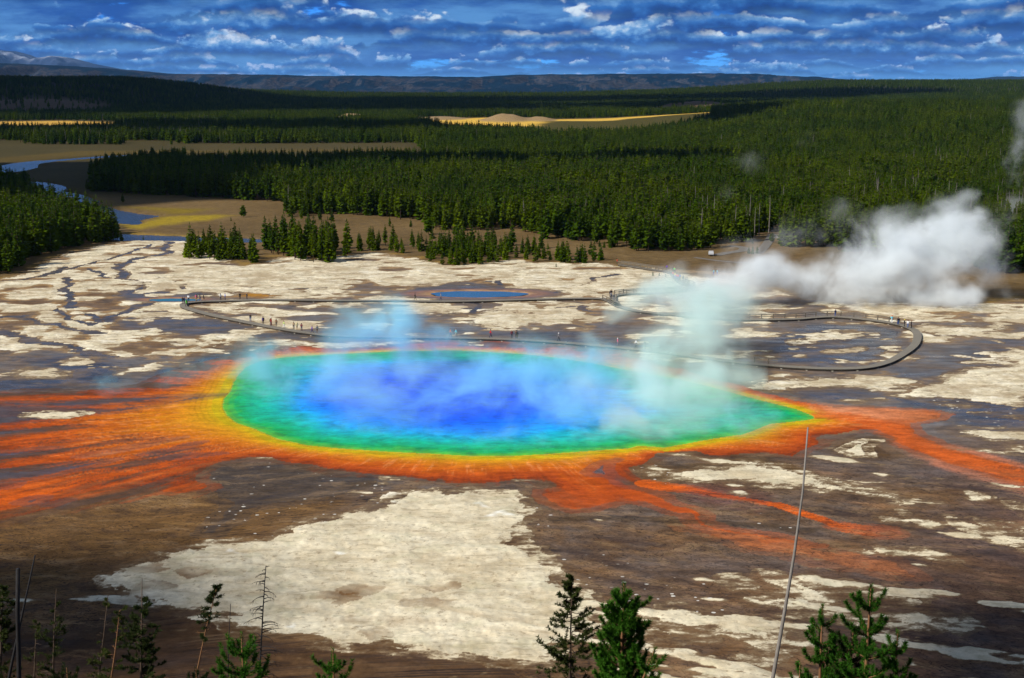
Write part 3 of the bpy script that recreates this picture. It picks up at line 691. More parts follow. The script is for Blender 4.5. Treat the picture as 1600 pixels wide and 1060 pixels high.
    tanm = g.m('MULTIPLY', g.m('MULTIPLY', g.ss(edge, 0.10, 0.46), g.ss(grain, 0.01, 0.12)), 0.72)
    col = g.mix(tanm, col, g.mix(lo_n, (0.085, 0.055, 0.030), (0.30, 0.205, 0.110)))
    kc = g.m('MULTIPLY', g.m('MULTIPLY', g.lin(stn, 0.25, 0.75, 0.78, 1.18), g.lin(nf, 0.25, 0.75, 0.84, 1.14)), g.lin(lo_n, 0.25, 0.75, 0.84, 1.14))
    ccol = g.mix(1.0, cru.outputs['Color'], g.n('ShaderNodeCombineColor', {0: kc, 1: kc, 2: kc}).outputs[0], 'MULTIPLY')
    pit = g.m('MULTIPLY', g.ss(g.noise(pos, 1.1, 7.0, 0.75), 0.54, 0.66), 0.60)
    ccol = g.mix(pit, ccol, (0.20, 0.135, 0.075))
    wr = g.m('MULTIPLY', g.ss(g.noise(g.v('MULTIPLY', pos, (0.22, 0.95, 1.0)), 1.0, 6.0, 0.7, 0.4), 0.53, 0.66), 0.42)
    ccol = g.mix(wr, ccol, (0.25, 0.185, 0.105))
    grn = g.m('MULTIPLY', g.ss(g.noise(g.v('ADD', pos, (50.0, 20.0, 0.0)), 0.25, 4.0, 0.6), 0.50, 0.66), 0.30)
    ccol = g.mix(grn, ccol, (0.42, 0.40, 0.25))
    ccol = g.mix(g.m('MULTIPLY', g.ss(edge, .72, .52), .50), ccol, (0.27, 0.185, 0.10))
    spk = g.noise(g.v('MULTIPLY', pos, (0.24, 0.30, 1.0)), 1.0, 7.0, 0.82, 0.3)
    ccol = g.mix(g.m('MULTIPLY', g.ss(spk, 0.51, 0.62), g.m('MULTIPLY', mott, .72)), ccol, (0.21, 0.145, 0.085))
    ccol = g.mix(g.m('MULTIPLY', g.ss(spk, 0.46, 0.38), g.m('MULTIPLY', mott, .5)), ccol, (0.86, 0.81, 0.68))
    col = g.mix(g.m('MULTIPLY', g.ss(spk, 0.54, 0.64), g.m('MULTIPLY', mott, .5)), col, (0.20, 0.145, 0.09))
    ccol = g.mix(g.m('MULTIPLY', g.ss(mid2, 0.47, 0.60), g.m('MULTIPLY', mott, .62)), ccol, (0.36, 0.265, 0.155))
    ccol = g.mix(g.m('MULTIPLY', g.ss(mid2, 0.44, 0.36), g.m('MULTIPLY', mott, .5)), ccol, (0.86, 0.80, 0.66))
    col = g.mix(cmask, col, ccol)
    wet = g.m('MULTIPLY', wet, g.m('SUBTRACT', 1.0, g.m('MAXIMUM', cmask, tanm)))
    wet = g.m('MULTIPLY', wet, g.m('SUBTRACT', 1.0, cmask))
    # white flecks
    fv = g.n('ShaderNodeTexVoronoi', {'Vector': g.v('MULTIPLY', pos, (0.75, 1.0, 1.0)), 'Scale': 1.0, 'Randomness': 1.0}, feature='F1')
    fr = g.n('ShaderNodeSeparateColor', {0: fv.outputs['Color']}).outputs[0]
    clump = g.ss(g.noise(pos, 0.20, 3.0), 0.40, 0.56)
    fm = g.m('MULTIPLY', g.m('MULTIPLY', g.m('LESS_THAN', g.m('ADD', fv.outputs['Distance'], g.m('MULTIPLY', nf, 0.25)), g.m('ADD', 0.06, g.m('MULTIPLY', fr, 0.30))), clump), g.m('GREATER_THAN', fleck, 0.30))
    fm = g.m('MULTIPLY', fm, g.m('GREATER_THAN', fr, 0.35))
    col = g.mix(g.m('MULTIPLY', fm, 0.9), col, (0.66, 0.63, 0.56))
    # meadow tufts
    mt = g.m('MULTIPLY', g.ss(g.noise(pos, 0.55, 5.0, 0.75), 0.50, 0.68), mead)
    col = g.mix(g.m('MULTIPLY', mt, 0.45), col, (0.035, 0.035, 0.014))
    wetm = g.m('MULTIPLY', wet, g.m('SUBTRACT', 1.0, fm))
    wetn = g.m('MULTIPLY', wetm, g.lin(g.noise(g.v('MULTIPLY', pos, (0.10, 0.35, 1.0)), 1.0, 4.0), 0.3, 0.65, 0.65, 1.0))
    rough = g.lin(wetn, 0.15, 0.95, 0.92, 0.10)
    bh = g.m('ADD', g.m('MULTIPLY', nf, 0.5), g.m('MULTIPLY', stn, 0.5))
    bs = g.lin(wetn, 0.2, 0.9, 0.30, 0.018)
    bump = g.n('ShaderNodeBump', {'Strength': bs, 'Distance': 0.45, 'Height': bh})
    p = g.n('ShaderNodeBsdfPrincipled', {'Base Color': col, 'Roughness': rough, 'IOR': 1.33, 'Specular IOR Level': g.lin(wetn, .1, .7, 0.12, 0.5), 'Normal': bump.outputs[0]})
    g.n('ShaderNodeOutputMaterial', {0: p.outputs[0]})
    return m


def build_ground():
    py = np.concatenate([np.arange(1090, 620, -1.5), np.arange(620, 372, -0.95), np.arange(372, 200, -1.25), np.arange(200, 150.5, -0.8)])
    Yf = gp(np.full(py.shape, 800.0), py)[:, 1]
    Yn = np.concatenate([np.arange(-40, 70, 6.0), np.arange(70, Yf[0] - 0.2, 0.9)])
    Ys = np.concatenate([Yn, Yf])
    s = np.concatenate([np.linspace(-1.3, -.46, 22)[:-1], np.arange(-.46, .46, 1.5 / 1950), np.linspace(.46, 1.3, 22)])
    Yw = np.maximum(Ys, 60.0)
    X = s[None, :] * Yw[:, None]; Y = np.repeat(Ys[:, None], len(s), 1)
    x, y = X.ravel(), Y.ravel()
    spy = np.repeat(np.abs(np.gradient(Ys))[:, None], len(s), 1).ravel(); SPC[0] = np.maximum(spy, Yw.repeat(len(s)) * 7.7e-4).astype(np.float32)
    col, det, cru = paint(x, y)
    SPC[0] = None
    h = terrain(x, y)
    sp_ = np.minimum(sdf(POOL, x, y, 12), 12)
    gr_ = cru[:, 3]
    relief = 0.06 * fbm(x / 5, y / 5, 4, 200) + 0.24 * gr_ * (0.5 + fbm(x / 6, y / 6, 4, 201, .6)) + 0.05 * fbm(x / 1.2, y / 1.2, 2, 202) * gr_
    relief = relief * sstep(y, 100, 110) * (1 - .85 * np.clip(col[:, 3], 0, 1))
    z = h + 0.10 - 0.15 * sstep(sp_, 5, .6) + relief * sstep(sp_, 0.2, 3)
    z = np.where(sp_ < 0.6, -0.05 - 0.55 * sstep(sp_, 0.1, -2.6), z)
    for (c, rx, ry, a_) in LAGOON:
        q = np.hypot((x - c[0]) / rx, (y - c[1]) / ry)
        z = np.where(q < 1.25, 0.10 - 0.6 * sstep(q, 1.2, .85), z)
    for P in RIVERS:
        d = sdf(P, x, y, 12)
        z = z - 1.0 * sstep(d, 2.5, -2.5)
    o = grid_obj('ground', X, Y, z.reshape(X.shape), wet_ground_mat(), attrs={'col': col, 'det': det, 'cru': cru})
    return tag(o, kind='structure')
ground = build_ground()

# ================================================================== water
def water_mat(name, attr=None, base=(0.01, 0.02, 0.03), rough=0.08, ripple=1.2, strength=0.12, spec=0.5):
    m, g = new_mat(name)
    pos = g.n('ShaderNodeNewGeometry').outputs['Position']
    col = g.n('ShaderNodeAttribute', attribute_name=attr).outputs['Color'] if attr else base
    if attr:
        k = g.lin(g.noise(g.v('MULTIPLY', pos, (0.30, 0.42, 1)), 1.0, 6.0, 0.70, 0.4), 0.30, 0.70, 0.50, 1.38)
        col = g.mix(1.0, col, g.n('ShaderNodeCombineColor', {0: k, 1: k, 2: k}).outputs[0], 'MULTIPLY')
    h = g.noise(g.v('MULTIPLY', pos, (0.8, 1.6, 1)), ripple, 4.0, 0.6)
    bump = g.n('ShaderNodeBump', {'Strength': strength, 'Distance': 0.3, 'Height': h})
    p = g.n('ShaderNodeBsdfPrincipled', {'Base Color': col, 'Roughness': rough, 'IOR': 1.33, 'Specular IOR Level': spec, 'Normal': bump.outputs[0]})
    g.n('ShaderNodeOutputMaterial', {0: p.outputs[0]})
    return m

def build_pool():
    xs = np.arange(POOL[:, 0].min() - 1.5, POOL[:, 0].max() + 1.5, 0.35); ys = np.arange(POOL[:, 1].min() - 1.5, POOL[:, 1].max() + 1.5, 0.35)
    X, Y = np.meshgrid(xs, ys)
    x, y = X.ravel(), Y.ravel()
    d0 = -sdf(POOL, x, y, 60)
    d = d0 + (1.6 * fbm(x / 7, y / 7, 5, 301, .6) + 1.1 * fbm(x / 2.2, y / 2.2, 3, 302)) * sstep(d0, .3, 4) + 5 * fbm(x / 22, y / 22, 3, 303) * sstep(d0, 8, 20)
    d = d * (1 + .30 * sstep(x, 10, -5) * sstep(d0, 6, 14)) * (1 - .42 * sstep(x, 8, 34) * sstep(d0, 5, 12)) * (1 - .25 * sstep(x, -28, -46) * sstep(d0, 5, 12))  # right side greened: steam haze over it is painted into the water
    st = [-2, -.3, .2, .9, 2.8, 6.5, 11.5, 17, 23, 31, 42]
    c = np.array([rgb(196, 165, 18), rgb(194, 166, 18), rgb(176, 174, 22), rgb(84, 172, 36), rgb(6, 164, 74), rgb(0, 174, 134), rgb(0, 172, 190), rgb(0, 150, 232), rgb(0, 118, 244), rgb(0, 86, 244), rgb(0, 64, 238)])
    col = np.stack([np.interp(d, st, c[:, i]) for i in range(3)] + [np.ones(d.shape)], -1)
    keep = (d0 > -0.5).reshape(X.shape)
    keep = keep[:-1, :-1] | keep[1:, 1:] | keep[1:, :-1] | keep[:-1, 1:]
    o = grid_obj('hot_spring_water', X, Y, np.full(X.shape, -0.06), water_mat('pool_water', 'col', rough=0.18, strength=0.08, spec=.10), keep, {'col': col})
    tag(o, 'vivid blue hot spring with green and yellow edge', None, None, 'structure')
build_pool()
MW = water_mat('lagoon_water', base=rgb(10, 84, 128), strength=.08)
MW2 = water_mat('small_pool_water', base=rgb(16, 104, 118), strength=.06)
MR = water_mat('river_water', base=(0.010, 0.026, 0.055), rough=0.16, ripple=0.9, strength=0.35)
for (c, rx, ry, a_), mt, nm in zip(LAGOON, (MW, MW2), ('blue_pool_water', 'turquoise_pool_water')):
    t = np.linspace(0, 2 * math.pi, 72, endpoint=False)
    k = 1.0 + .05 * np.sin(3 * t + 1) + .03 * np.sin(7 * t)
    tag(mesh_obj(nm, [(c[0] + rx * k_ * math.cos(a), c[1] + ry * k_ * math.sin(a), -0.10) for a, k_ in zip(t, k)], [list(range(72))], mt, smooth=False), kind='structure')
for P in RIVERS:
    o = mesh_obj('river_water', [(p[0], p[1], -0.42) for p in P], [list(range(len(P)))[::-1]], MR, smooth=False)
    bm = bmesh.new(); bm.from_mesh(o.data); bmesh.ops.triangulate(bm, faces=bm.faces); bmesh.ops.recalc_face_normals(bm, faces=bm.faces)
    if bm.faces and sum(f.normal.z for f in bm.faces) < 0: bmesh.ops.reverse_faces(bm, faces=bm.faces)
    bm.to_mesh(o.data); bm.free()
    tag(o, kind='structure')

# ================================================================== far hills and mountains
def hill_mat(name, forest, rock, snow=None, zs=100):  # forest and rock colours carry painted blue distance haze
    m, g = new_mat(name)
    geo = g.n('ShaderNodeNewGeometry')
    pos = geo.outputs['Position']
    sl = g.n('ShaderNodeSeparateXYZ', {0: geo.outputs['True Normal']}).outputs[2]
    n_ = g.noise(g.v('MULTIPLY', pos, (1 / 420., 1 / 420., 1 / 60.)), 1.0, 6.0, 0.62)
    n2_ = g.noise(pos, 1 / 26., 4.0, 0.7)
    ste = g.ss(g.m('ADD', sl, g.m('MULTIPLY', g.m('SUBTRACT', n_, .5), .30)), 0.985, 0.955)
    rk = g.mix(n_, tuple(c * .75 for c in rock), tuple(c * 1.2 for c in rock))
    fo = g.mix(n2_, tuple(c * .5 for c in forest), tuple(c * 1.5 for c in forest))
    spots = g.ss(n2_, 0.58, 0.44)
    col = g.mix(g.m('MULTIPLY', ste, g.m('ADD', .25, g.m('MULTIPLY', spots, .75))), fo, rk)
    if snow:
        z = g.n('ShaderNodeSeparateXYZ', {0: pos}).outputs[2]
        col = g.mix(g.m('MULTIPLY', g.ss(z, zs * .62, zs * .95), g.ss(g.noise(pos, 1 / 500., 6.0, .7), .45, .6)), col, snow)
    bump = g.n('ShaderNodeBump', {'Strength': 0.8, 'Distance': 14.0, 'Height': n2_})
    p = g.n('ShaderNodeBsdfPrincipled', {'Base Color': col, 'Roughness': 0.95, 'Specular IOR Level': 0.05, 'Normal': bump.outputs[0]})
    g.n('ShaderNodeOutputMaterial', {0: p.outputs[0]})
    return m

def ridge(name, Y0, Y1, Yc, prof, mat, gully, seed, n_y=90, n_x=700, spread=0.75, base=0.0, gs=700.):
    """range of hills: crest heights read from the skyline, gullied front"""
    px = np.array([p[0] for p in prof], float); zz = CAM_H + (130 - np.array([p[1] for p in prof], float)) / 1961. * Yc
    ys = np.linspace(Y0, Y1, n_y); s = np.linspace(-spread, spread, n_x)
    X = s[None, :] * (ys[:, None] * .35 + Yc * .65); Y = np.repeat(ys[:, None], n_x, 1)
    H = np.interp((800 + X / Yc * 1961.), px, zz)
    rid = 1 - np.abs(fbm(X / gs + 3, Y / (gs * 3.2), 4, seed, .5)) * 1.5
    f = (Y - Y0) / (Yc - Y0) + gully * (rid - .62) + .05 * fbm(X / 300, Y / 300, 4, seed + 5)
    Z = base + (H - base) * sstep(np.clip(f, 0, 1), 0.12, 0.92) ** 1.1
    Z = Z + 6 * fbm(X / 160, Y / 160, 3, seed + 9) * sstep(f, .1, .4)
    Z = np.where(Y > Yc, Z - (Y - Yc) * .14, Z)
    return tag(grid_obj(name, X, Y, Z, mat), kind='structure')
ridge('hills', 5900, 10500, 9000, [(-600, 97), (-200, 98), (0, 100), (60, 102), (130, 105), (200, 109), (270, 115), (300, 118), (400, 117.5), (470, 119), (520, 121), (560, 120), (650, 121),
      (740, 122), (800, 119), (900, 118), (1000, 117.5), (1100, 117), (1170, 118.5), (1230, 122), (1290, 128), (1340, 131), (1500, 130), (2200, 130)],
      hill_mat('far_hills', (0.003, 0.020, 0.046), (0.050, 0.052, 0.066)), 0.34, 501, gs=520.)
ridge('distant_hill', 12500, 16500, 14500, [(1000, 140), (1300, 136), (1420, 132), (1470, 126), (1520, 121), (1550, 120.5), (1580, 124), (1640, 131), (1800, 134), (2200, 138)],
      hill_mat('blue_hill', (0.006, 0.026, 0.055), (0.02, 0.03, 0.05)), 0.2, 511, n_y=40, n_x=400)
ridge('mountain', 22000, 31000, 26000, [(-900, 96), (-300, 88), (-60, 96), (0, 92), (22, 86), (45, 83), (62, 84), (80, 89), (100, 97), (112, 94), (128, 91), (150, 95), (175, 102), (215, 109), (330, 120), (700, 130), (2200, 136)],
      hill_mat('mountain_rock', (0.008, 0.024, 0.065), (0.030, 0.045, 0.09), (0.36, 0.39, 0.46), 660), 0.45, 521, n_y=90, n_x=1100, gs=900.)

# ================================================================== trees
def foliage_mat(name, c, var=.4, trans=.25):
    m, g = new_mat(name)
    rnd = g.n('ShaderNodeObjectInfo').outputs['Random']
    pos = g.n('ShaderNodeTexCoord').outputs['Object']
    nz = g.noise(pos, 1.1, 3.0)
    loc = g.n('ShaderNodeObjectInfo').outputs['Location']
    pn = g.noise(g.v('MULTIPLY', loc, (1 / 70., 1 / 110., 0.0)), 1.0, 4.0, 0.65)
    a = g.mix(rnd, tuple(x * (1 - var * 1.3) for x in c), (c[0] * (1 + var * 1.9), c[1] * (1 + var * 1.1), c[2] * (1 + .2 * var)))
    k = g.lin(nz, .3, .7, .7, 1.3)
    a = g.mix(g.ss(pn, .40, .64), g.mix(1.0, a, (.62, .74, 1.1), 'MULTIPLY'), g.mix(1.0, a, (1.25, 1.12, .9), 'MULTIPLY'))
    col = g.mix(1.0, a, g.n('ShaderNodeCombineColor', {0: k, 1: k, 2: k}).outputs[0], 'MULTIPLY')
    d = g.n('ShaderNodeBsdfPrincipled', {'Base Color': col, 'Roughness': .8, 'Specular IOR Level': .03})
    t = g.n('ShaderNodeBsdfTranslucent', {'Color': col})
    mx = g.n('ShaderNodeMixShader', {0: trans, 1: d.outputs[0], 2: t.outputs[0]})
    g.n('ShaderNodeOutputMaterial', {0: mx.outputs[0]})
    return m
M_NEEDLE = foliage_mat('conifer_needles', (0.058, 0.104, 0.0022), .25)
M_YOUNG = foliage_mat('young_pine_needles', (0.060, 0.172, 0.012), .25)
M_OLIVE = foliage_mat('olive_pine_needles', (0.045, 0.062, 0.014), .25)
M_BARK = simple_mat('bark', (0.085, 0.058, 0.040), .9, .4, 4.0, .1)
M_GREY = simple_mat('weathered_wood', (0.23, 0.205, 0.18), .85, .35, 6.0, .15)
M_SNAG = simple_mat('charred_wood', (0.022, 0.020, 0.020), .8, .5, 6.0, .2)
M_PALE = simple_mat('grey_bark', (0.20, 0.175, 0.145), .85, .3, 1.5, .1)
M_ORANGEBARK = simple_mat('orange_bark', (0.21, 0.105, 0.05), .9, .35, 5.0, .1)

def cone_tube(path, radii, n=6):
    V, F = [], []
    path = [Vector(p) for p in path]
    for i, (p, r) in enumerate(zip(path, radii)):
        d = (path[min(i + 1, len(path) - 1)] - path[max(i - 1, 0)]).normalized()
        a = d.orthogonal().normalized(); b = d.cross(a)
        for k in range(n):
            t = 2 * math.pi * k / n
            V.append(p + (a * math.cos(t) + b * math.sin(t)) * r)
    for i in range(len(path) - 1):
        for k in range(n):
            F.append((i * n + k, i * n + (k + 1) % n, (i + 1) * n + (k + 1) % n, (i + 1) * n + k))
    F.append(tuple(range(n - 1, -1, -1))); F.append(tuple(range((len(path) - 1) * n, len(path) * n)))
    return V, F

def crown_mesh(rs, H, R, cb, expo, levels, per, droop=.25, ragged=.35, lean=0.0):
    """sprays of needles in whorls: every branch a ragged drooping fan"""
    V, F = [], []
    for i in range(levels):
        f = (i + rs.uniform(-.3, .3)) / levels
        f = min(max(f, 0), .985)
        z = H * (cb + (1 - cb) * f)
        Lr = R * max(.06, (1 - f) ** expo) * (1 if f > .12 else .75)
        k = per if f < .8 else max(3, per - 2)
        a0 = rs.uniform(0, 6.28)
        for j in range(k):
            if rs.random() < .10: continue
            a = a0 + 6.283 * j / k + rs.uniform(-.4, .4)
            L = Lr * rs.uniform(1 - ragged, 1 + ragged * .7)
            zz = z + rs.uniform(-.5, .5) * H * .04
            up = rs.uniform(-.1, .35) - droop * (1 - f)
            c, s = math.cos(a), math.sin(a)
            roll = rs.uniform(-.9, .9)
            wd = L * rs.uniform(.30, .48)
            cr, sr = math.cos(roll) * wd, math.sin(roll) * wd
            def pt(r, side, dz=0.0):
                return (c * r - s * side * cr, s * r + c * side * cr, zz + up * r + side * sr + dz)
            b = len(V)
            V += [pt(0.02 * R, 0), pt(L * .38, .8, rs.uniform(-.1, .1) * L), pt(L * .50, 0, .14 * L), pt(L * .38, -.8, rs.uniform(-.1, .1) * L),
                  pt(L * .82, .55, rs.uniform(-.12, .05) * L), pt(L * .86, -.5, rs.uniform(-.12, .05) * L), pt(L * 1.05, 0, rs.uniform(-.1, .15) * L), pt(L * .45, 0, -.28 * L)]
            F += [(b, b + 1, b + 2), (b, b + 2, b + 3), (b + 2, b + 1, b + 4), (b + 3, b + 2, b + 5), (b + 2, b + 4, b + 6), (b + 2, b + 6, b + 5), (b, b + 7, b + 4), (b, b + 5, b + 7)]
    b = len(V)
    for t in range(3):
        a = t * 2.1
        V += [(math.cos(a) * .05 * R + R * .02, math.sin(a) * .05 * R, H * .93), (math.cos(a + 2) * .07 * R, math.sin(a + 2) * .07 * R, H * .94), (0, 0, H * 1.02)]
        F.append((b + 3 * t, b + 3 * t + 1, b + 3 * t + 2))
    return V, F

def me_from(name, VF, mat, smooth=False):
    V, F = VF
    me = bpy.data.meshes.new(name)
    me.from_pydata([tuple(v) for v in V], [], [tuple(f) for f in F])
    me.materials.append(mat)
    if smooth: me.polygons.foreach_set('use_smooth', np.ones(len(me.polygons), bool))
    me.update()
    return me

# kinds of conifer: (height, crown radius, crown base share, taper, levels, branches)
KINDS = [(14, 2.5, .12, .70, 18, 10), (15, 2.3, .20, .62, 17, 9), (12, 2.5, .05, .78, 17, 10), (16, 2.1, .30, .55, 15, 9), (10, 2.2, .03, .80, 15, 10), (13, 2.8, .10, .58, 16, 11),
         (7, 1.5, .03, .85, 12, 9), (9, 2.9, .22, .45, 11, 10)]
CONIFERS = []
for i, (H, R, cb, ex, lv, pr) in enumerate(KINDS):
    rs = random.Random(100 + i)
    cm = me_from('crown', crown_mesh(rs, H, R, cb, ex, lv, pr), M_NEEDLE)
    r0 = H * .0125
    tm = me_from('trunk', cone_tube([(0, 0, -.4), (rs.uniform(-.1, .1), rs.uniform(-.1, .1), H * .4), (rs.uniform(-.1, .1), 0, H * .75), (0, 0, H * .98)], [r0 * 1.2, r0, r0 * .6, .03], 5), M_BARK, True)
    CONIFERS.append((H, R, tm, cm))
SNAGMESH = []
for i in range(3):
    rs = random.Random(300 + i)
    H = 14
    V, F = cone_tube([(0, 0, -.3), (rs.uniform(-.2, .2), 0, H * .5), (rs.uniform(-.4, .4), rs.uniform(-.3, .3), H)], [.20, .15, .05], 5)
    for k in range(14):
        z = H * rs.uniform(.3, .95); a = rs.uniform(0, 6.28); L = rs.uniform(.4, 1.1)
        v, f = cone_tube([(0, 0, z), (math.cos(a) * L, math.sin(a) * L, z + rs.uniform(-.3, .2))], [.035, .012], 3)
        b = len(V); V += v; F += [tuple(q + b for q in ff) for ff in f]
    SNAGMESH.append(me_from('trunk', (V, F), M_PALE))

tree_rs = random.Random(7)
def conifer(x, y, z, h, kind, label, group, name='conifer'):
    H, R, tm, cm = CONIFERS[kind]
    e = empty(name, (x, y, z), tree_rs.uniform(0, 6.28))
    k = h / H
    e.scale = (k * tree_rs.uniform(.9, 1.15), k * tree_rs.uniform(.9, 1.15), k)
    tag(e, label, 'tree', group)
    for nm, me in (('trunk', tm), ('crown', cm)):
        c = bpy.data.objects.new(nm, me); COL.objects.link(c); c.parent = e
    return e

def in_poly(P, x, y):
    ins = False
    for (ax, ay), (bx, by) in zip(P, np.roll(P, -1, 0)):
        if (ay > y) != (by > y) and x < (bx - ax) * (y - ay) / (by - ay) + ax: ins = not ins
    return ins

def clump(poly, n, hs, kinds, label, group, seed, mind=1.6, px_h=False):
    rs = random.Random(seed); P = pp('P', *poly); pts = []
    lo, hi = P.min(0), P.max(0); tries = 0
    while len(pts) < n and tries < n * 80:
        tries += 1
        a, b = rs.uniform(lo[0], hi[0]), rs.uniform(lo[1], hi[1])
        if not in_poly(P, a, b): continue
        q = gp(a, b)
        if any((q[0] - p[0]) ** 2 + (q[1] - p[1]) ** 2 < mind ** 2 for p in pts): continue
        pts.append(q)
        conifer(q[0], q[1], 0.0, rs.uniform(*hs), rs.choice(kinds), label, group)
    return len(pts)

n_t = 0
n_t += clump((-60,336, 0,338, 55,338, 95,350, 135,362, 178,370, 188,377, 150,383, 120,387, 82,399, 55,405, 40,420, 28,430, -60,436), 48, (10, 16), (0, 1, 3, 0, 2), 'dark conifer in the dense stand between the river bend and the white crust', 'conifers in the dark stand by the river', 11, 1.7)
n_t += clump((287,398, 300,392, 340,390, 372,392, 398,396, 404,408, 398,413, 350,410, 320,408, 296,407), 42, (6, 11), (0, 2, 4, 1), 'short green conifer in the island of trees nearest the dark river channel', 'conifers on the tree island by the dark channel', 12, 1.2)
n_t += clump((405,392, 420,386, 450,384, 480,384, 500,386, 540,390, 552,396, 540,404, 528,412, 500,412, 470,410, 450,404, 430,400), 68, (7.5, 13.5), (0, 1, 2, 3), 'tall green conifer in the middle clump of trees edging the white crust', 'conifers in the middle clump', 13, 1.3)
n_t += clump((550,384, 590,380, 620,384, 655,386, 660,398, 620,398, 580,394, 552,394), 22, (4.5, 8.5), (2, 4, 0, 1), 'slim conifer in the thin line of trees linking two clumps', 'conifers in the thin linking line', 14, 2.0)
n_t += clump((655,388, 690,382, 740,384, 800,384, 800,396, 792,408, 752,416, 700,416, 668,410, 658,402), 76, (5, 9), (4, 2, 6, 0), 'bushy young conifer in the thick clump by the yellow grass', 'conifers in the thick clump by the yellow grass', 15, 1.15)
n_t += clump((800,390, 845,388, 880,394, 920,398, 955,404, 952,412, 900,412, 850,410, 806,408), 36, (3.4, 7.4), (4, 6, 2), 'small young conifer in the tapering row beside the walkway fence', 'conifers in the tapering row by the fence', 16, 1.5)
SINGLES = [
 (380,340,19,7,'round crowned pine standing alone in the tan meadow'), (361,346,8,6,'tiny green bush just below the lone round pine in the meadow'), (443,334,7,6,'little conifer alone on the meadow short of the forest edge'),
 (457,346,13,2,'squat conifer out on the meadow apart from the trees behind it'), (471,343,20,0,None), (482,346,17,4,None), (500,345,22,0,None), (519,346,20,2,None),
 (609,355,17,0,'pointed conifer alone on the meadow above the thin tree line'), (642,355,13,2,'small ragged conifer alone beside the broad meadow tree'), (670,367,28,7,'broad dark round tree in the meadow behind the thick clump'),
 (711,369,16,7,'small round dark tree close behind the thick clump'), (743,364,10,6,'tiny conifer at the foot of the forest edge'), (847,370,12,2,None), (853,371,11,4,None), (937,387,13,2,None), (953,388,15,4,None), (944,388,12,2,None),
 (192,316,15,2,'solitary dark conifer on the meadow below the forest corner'), (136,299,20,1,None), (145,300,16,2,None), (158,294,15,0,None), (190,377,17,2,'small conifer at the very tip of the riverside stand'), (224,375,8,6,'low green bush at the edge of the white crust by the channel'),
 (1170,397,13,4,None), (1176,398,15,2,None), (1183,397,14,4,None), (1176,381,9,6,'low dark green bush at the bend of the road'), (1206,379,15,7,'dark round bush above the road bend'), (1020,432,9,6,None), (1030,433,8,6,None), (1040,434,8,6,None), (869,418,8,6,'dark little bush on the white crust in front of the tree row')]
for px, py, hp, kd, lb in SINGLES:
    q = gp(px, py)
    h = hp * q[1] / 1930.
    conifer(q[0], q[1], 0, h, kd, lb or ('conifer in the small scatter of trees along the meadow edge' if px < 1000 else 'low conifer in the small group beside the road and walkway'),
            'scattered trees along the meadow' if px < 1000 else 'small conifers by the road and walkway')
    n_t += 1

FRONT = pp('P', 150,300, 250,306, 350,310, 440,316, 462,338, 530,336, 600,342, 655,346, 685,362, 745,361, 800,360, 850,373, 930,380, 1000,392, 1080,394, 1125,384, 1150,376, 1195,380, 1225,386, 1260,388, 1330,392, 1450,398, 1530,420, 1552,470, 1900,474)
F1 = np.concatenate([FRONT, pp('P', 1900,130.5, 640,130.5, 640,238, 300,244, 165,260, 146,288)])
F1G = np.concatenate([gp(FRONT[:, 0], FRONT[:, 1]), np.array([[3000, 5600], [-420, 5600]]), gp(*pp('P', 640,238, 300,244, 165,260, 146,288).T)])
EXC = [gg('P', 640,186, 760,184, 860,186, 1000,184, 1106,185, 1106,199, 1020,209, 950,216, 880,218, 820,211, 700,203), gg('P', -60,190, 100,188, 178,190, 172,205, 60,208, -60,209),
       gg('P', 300,226, 642,224, 660,247, 500,250, 300,254)]
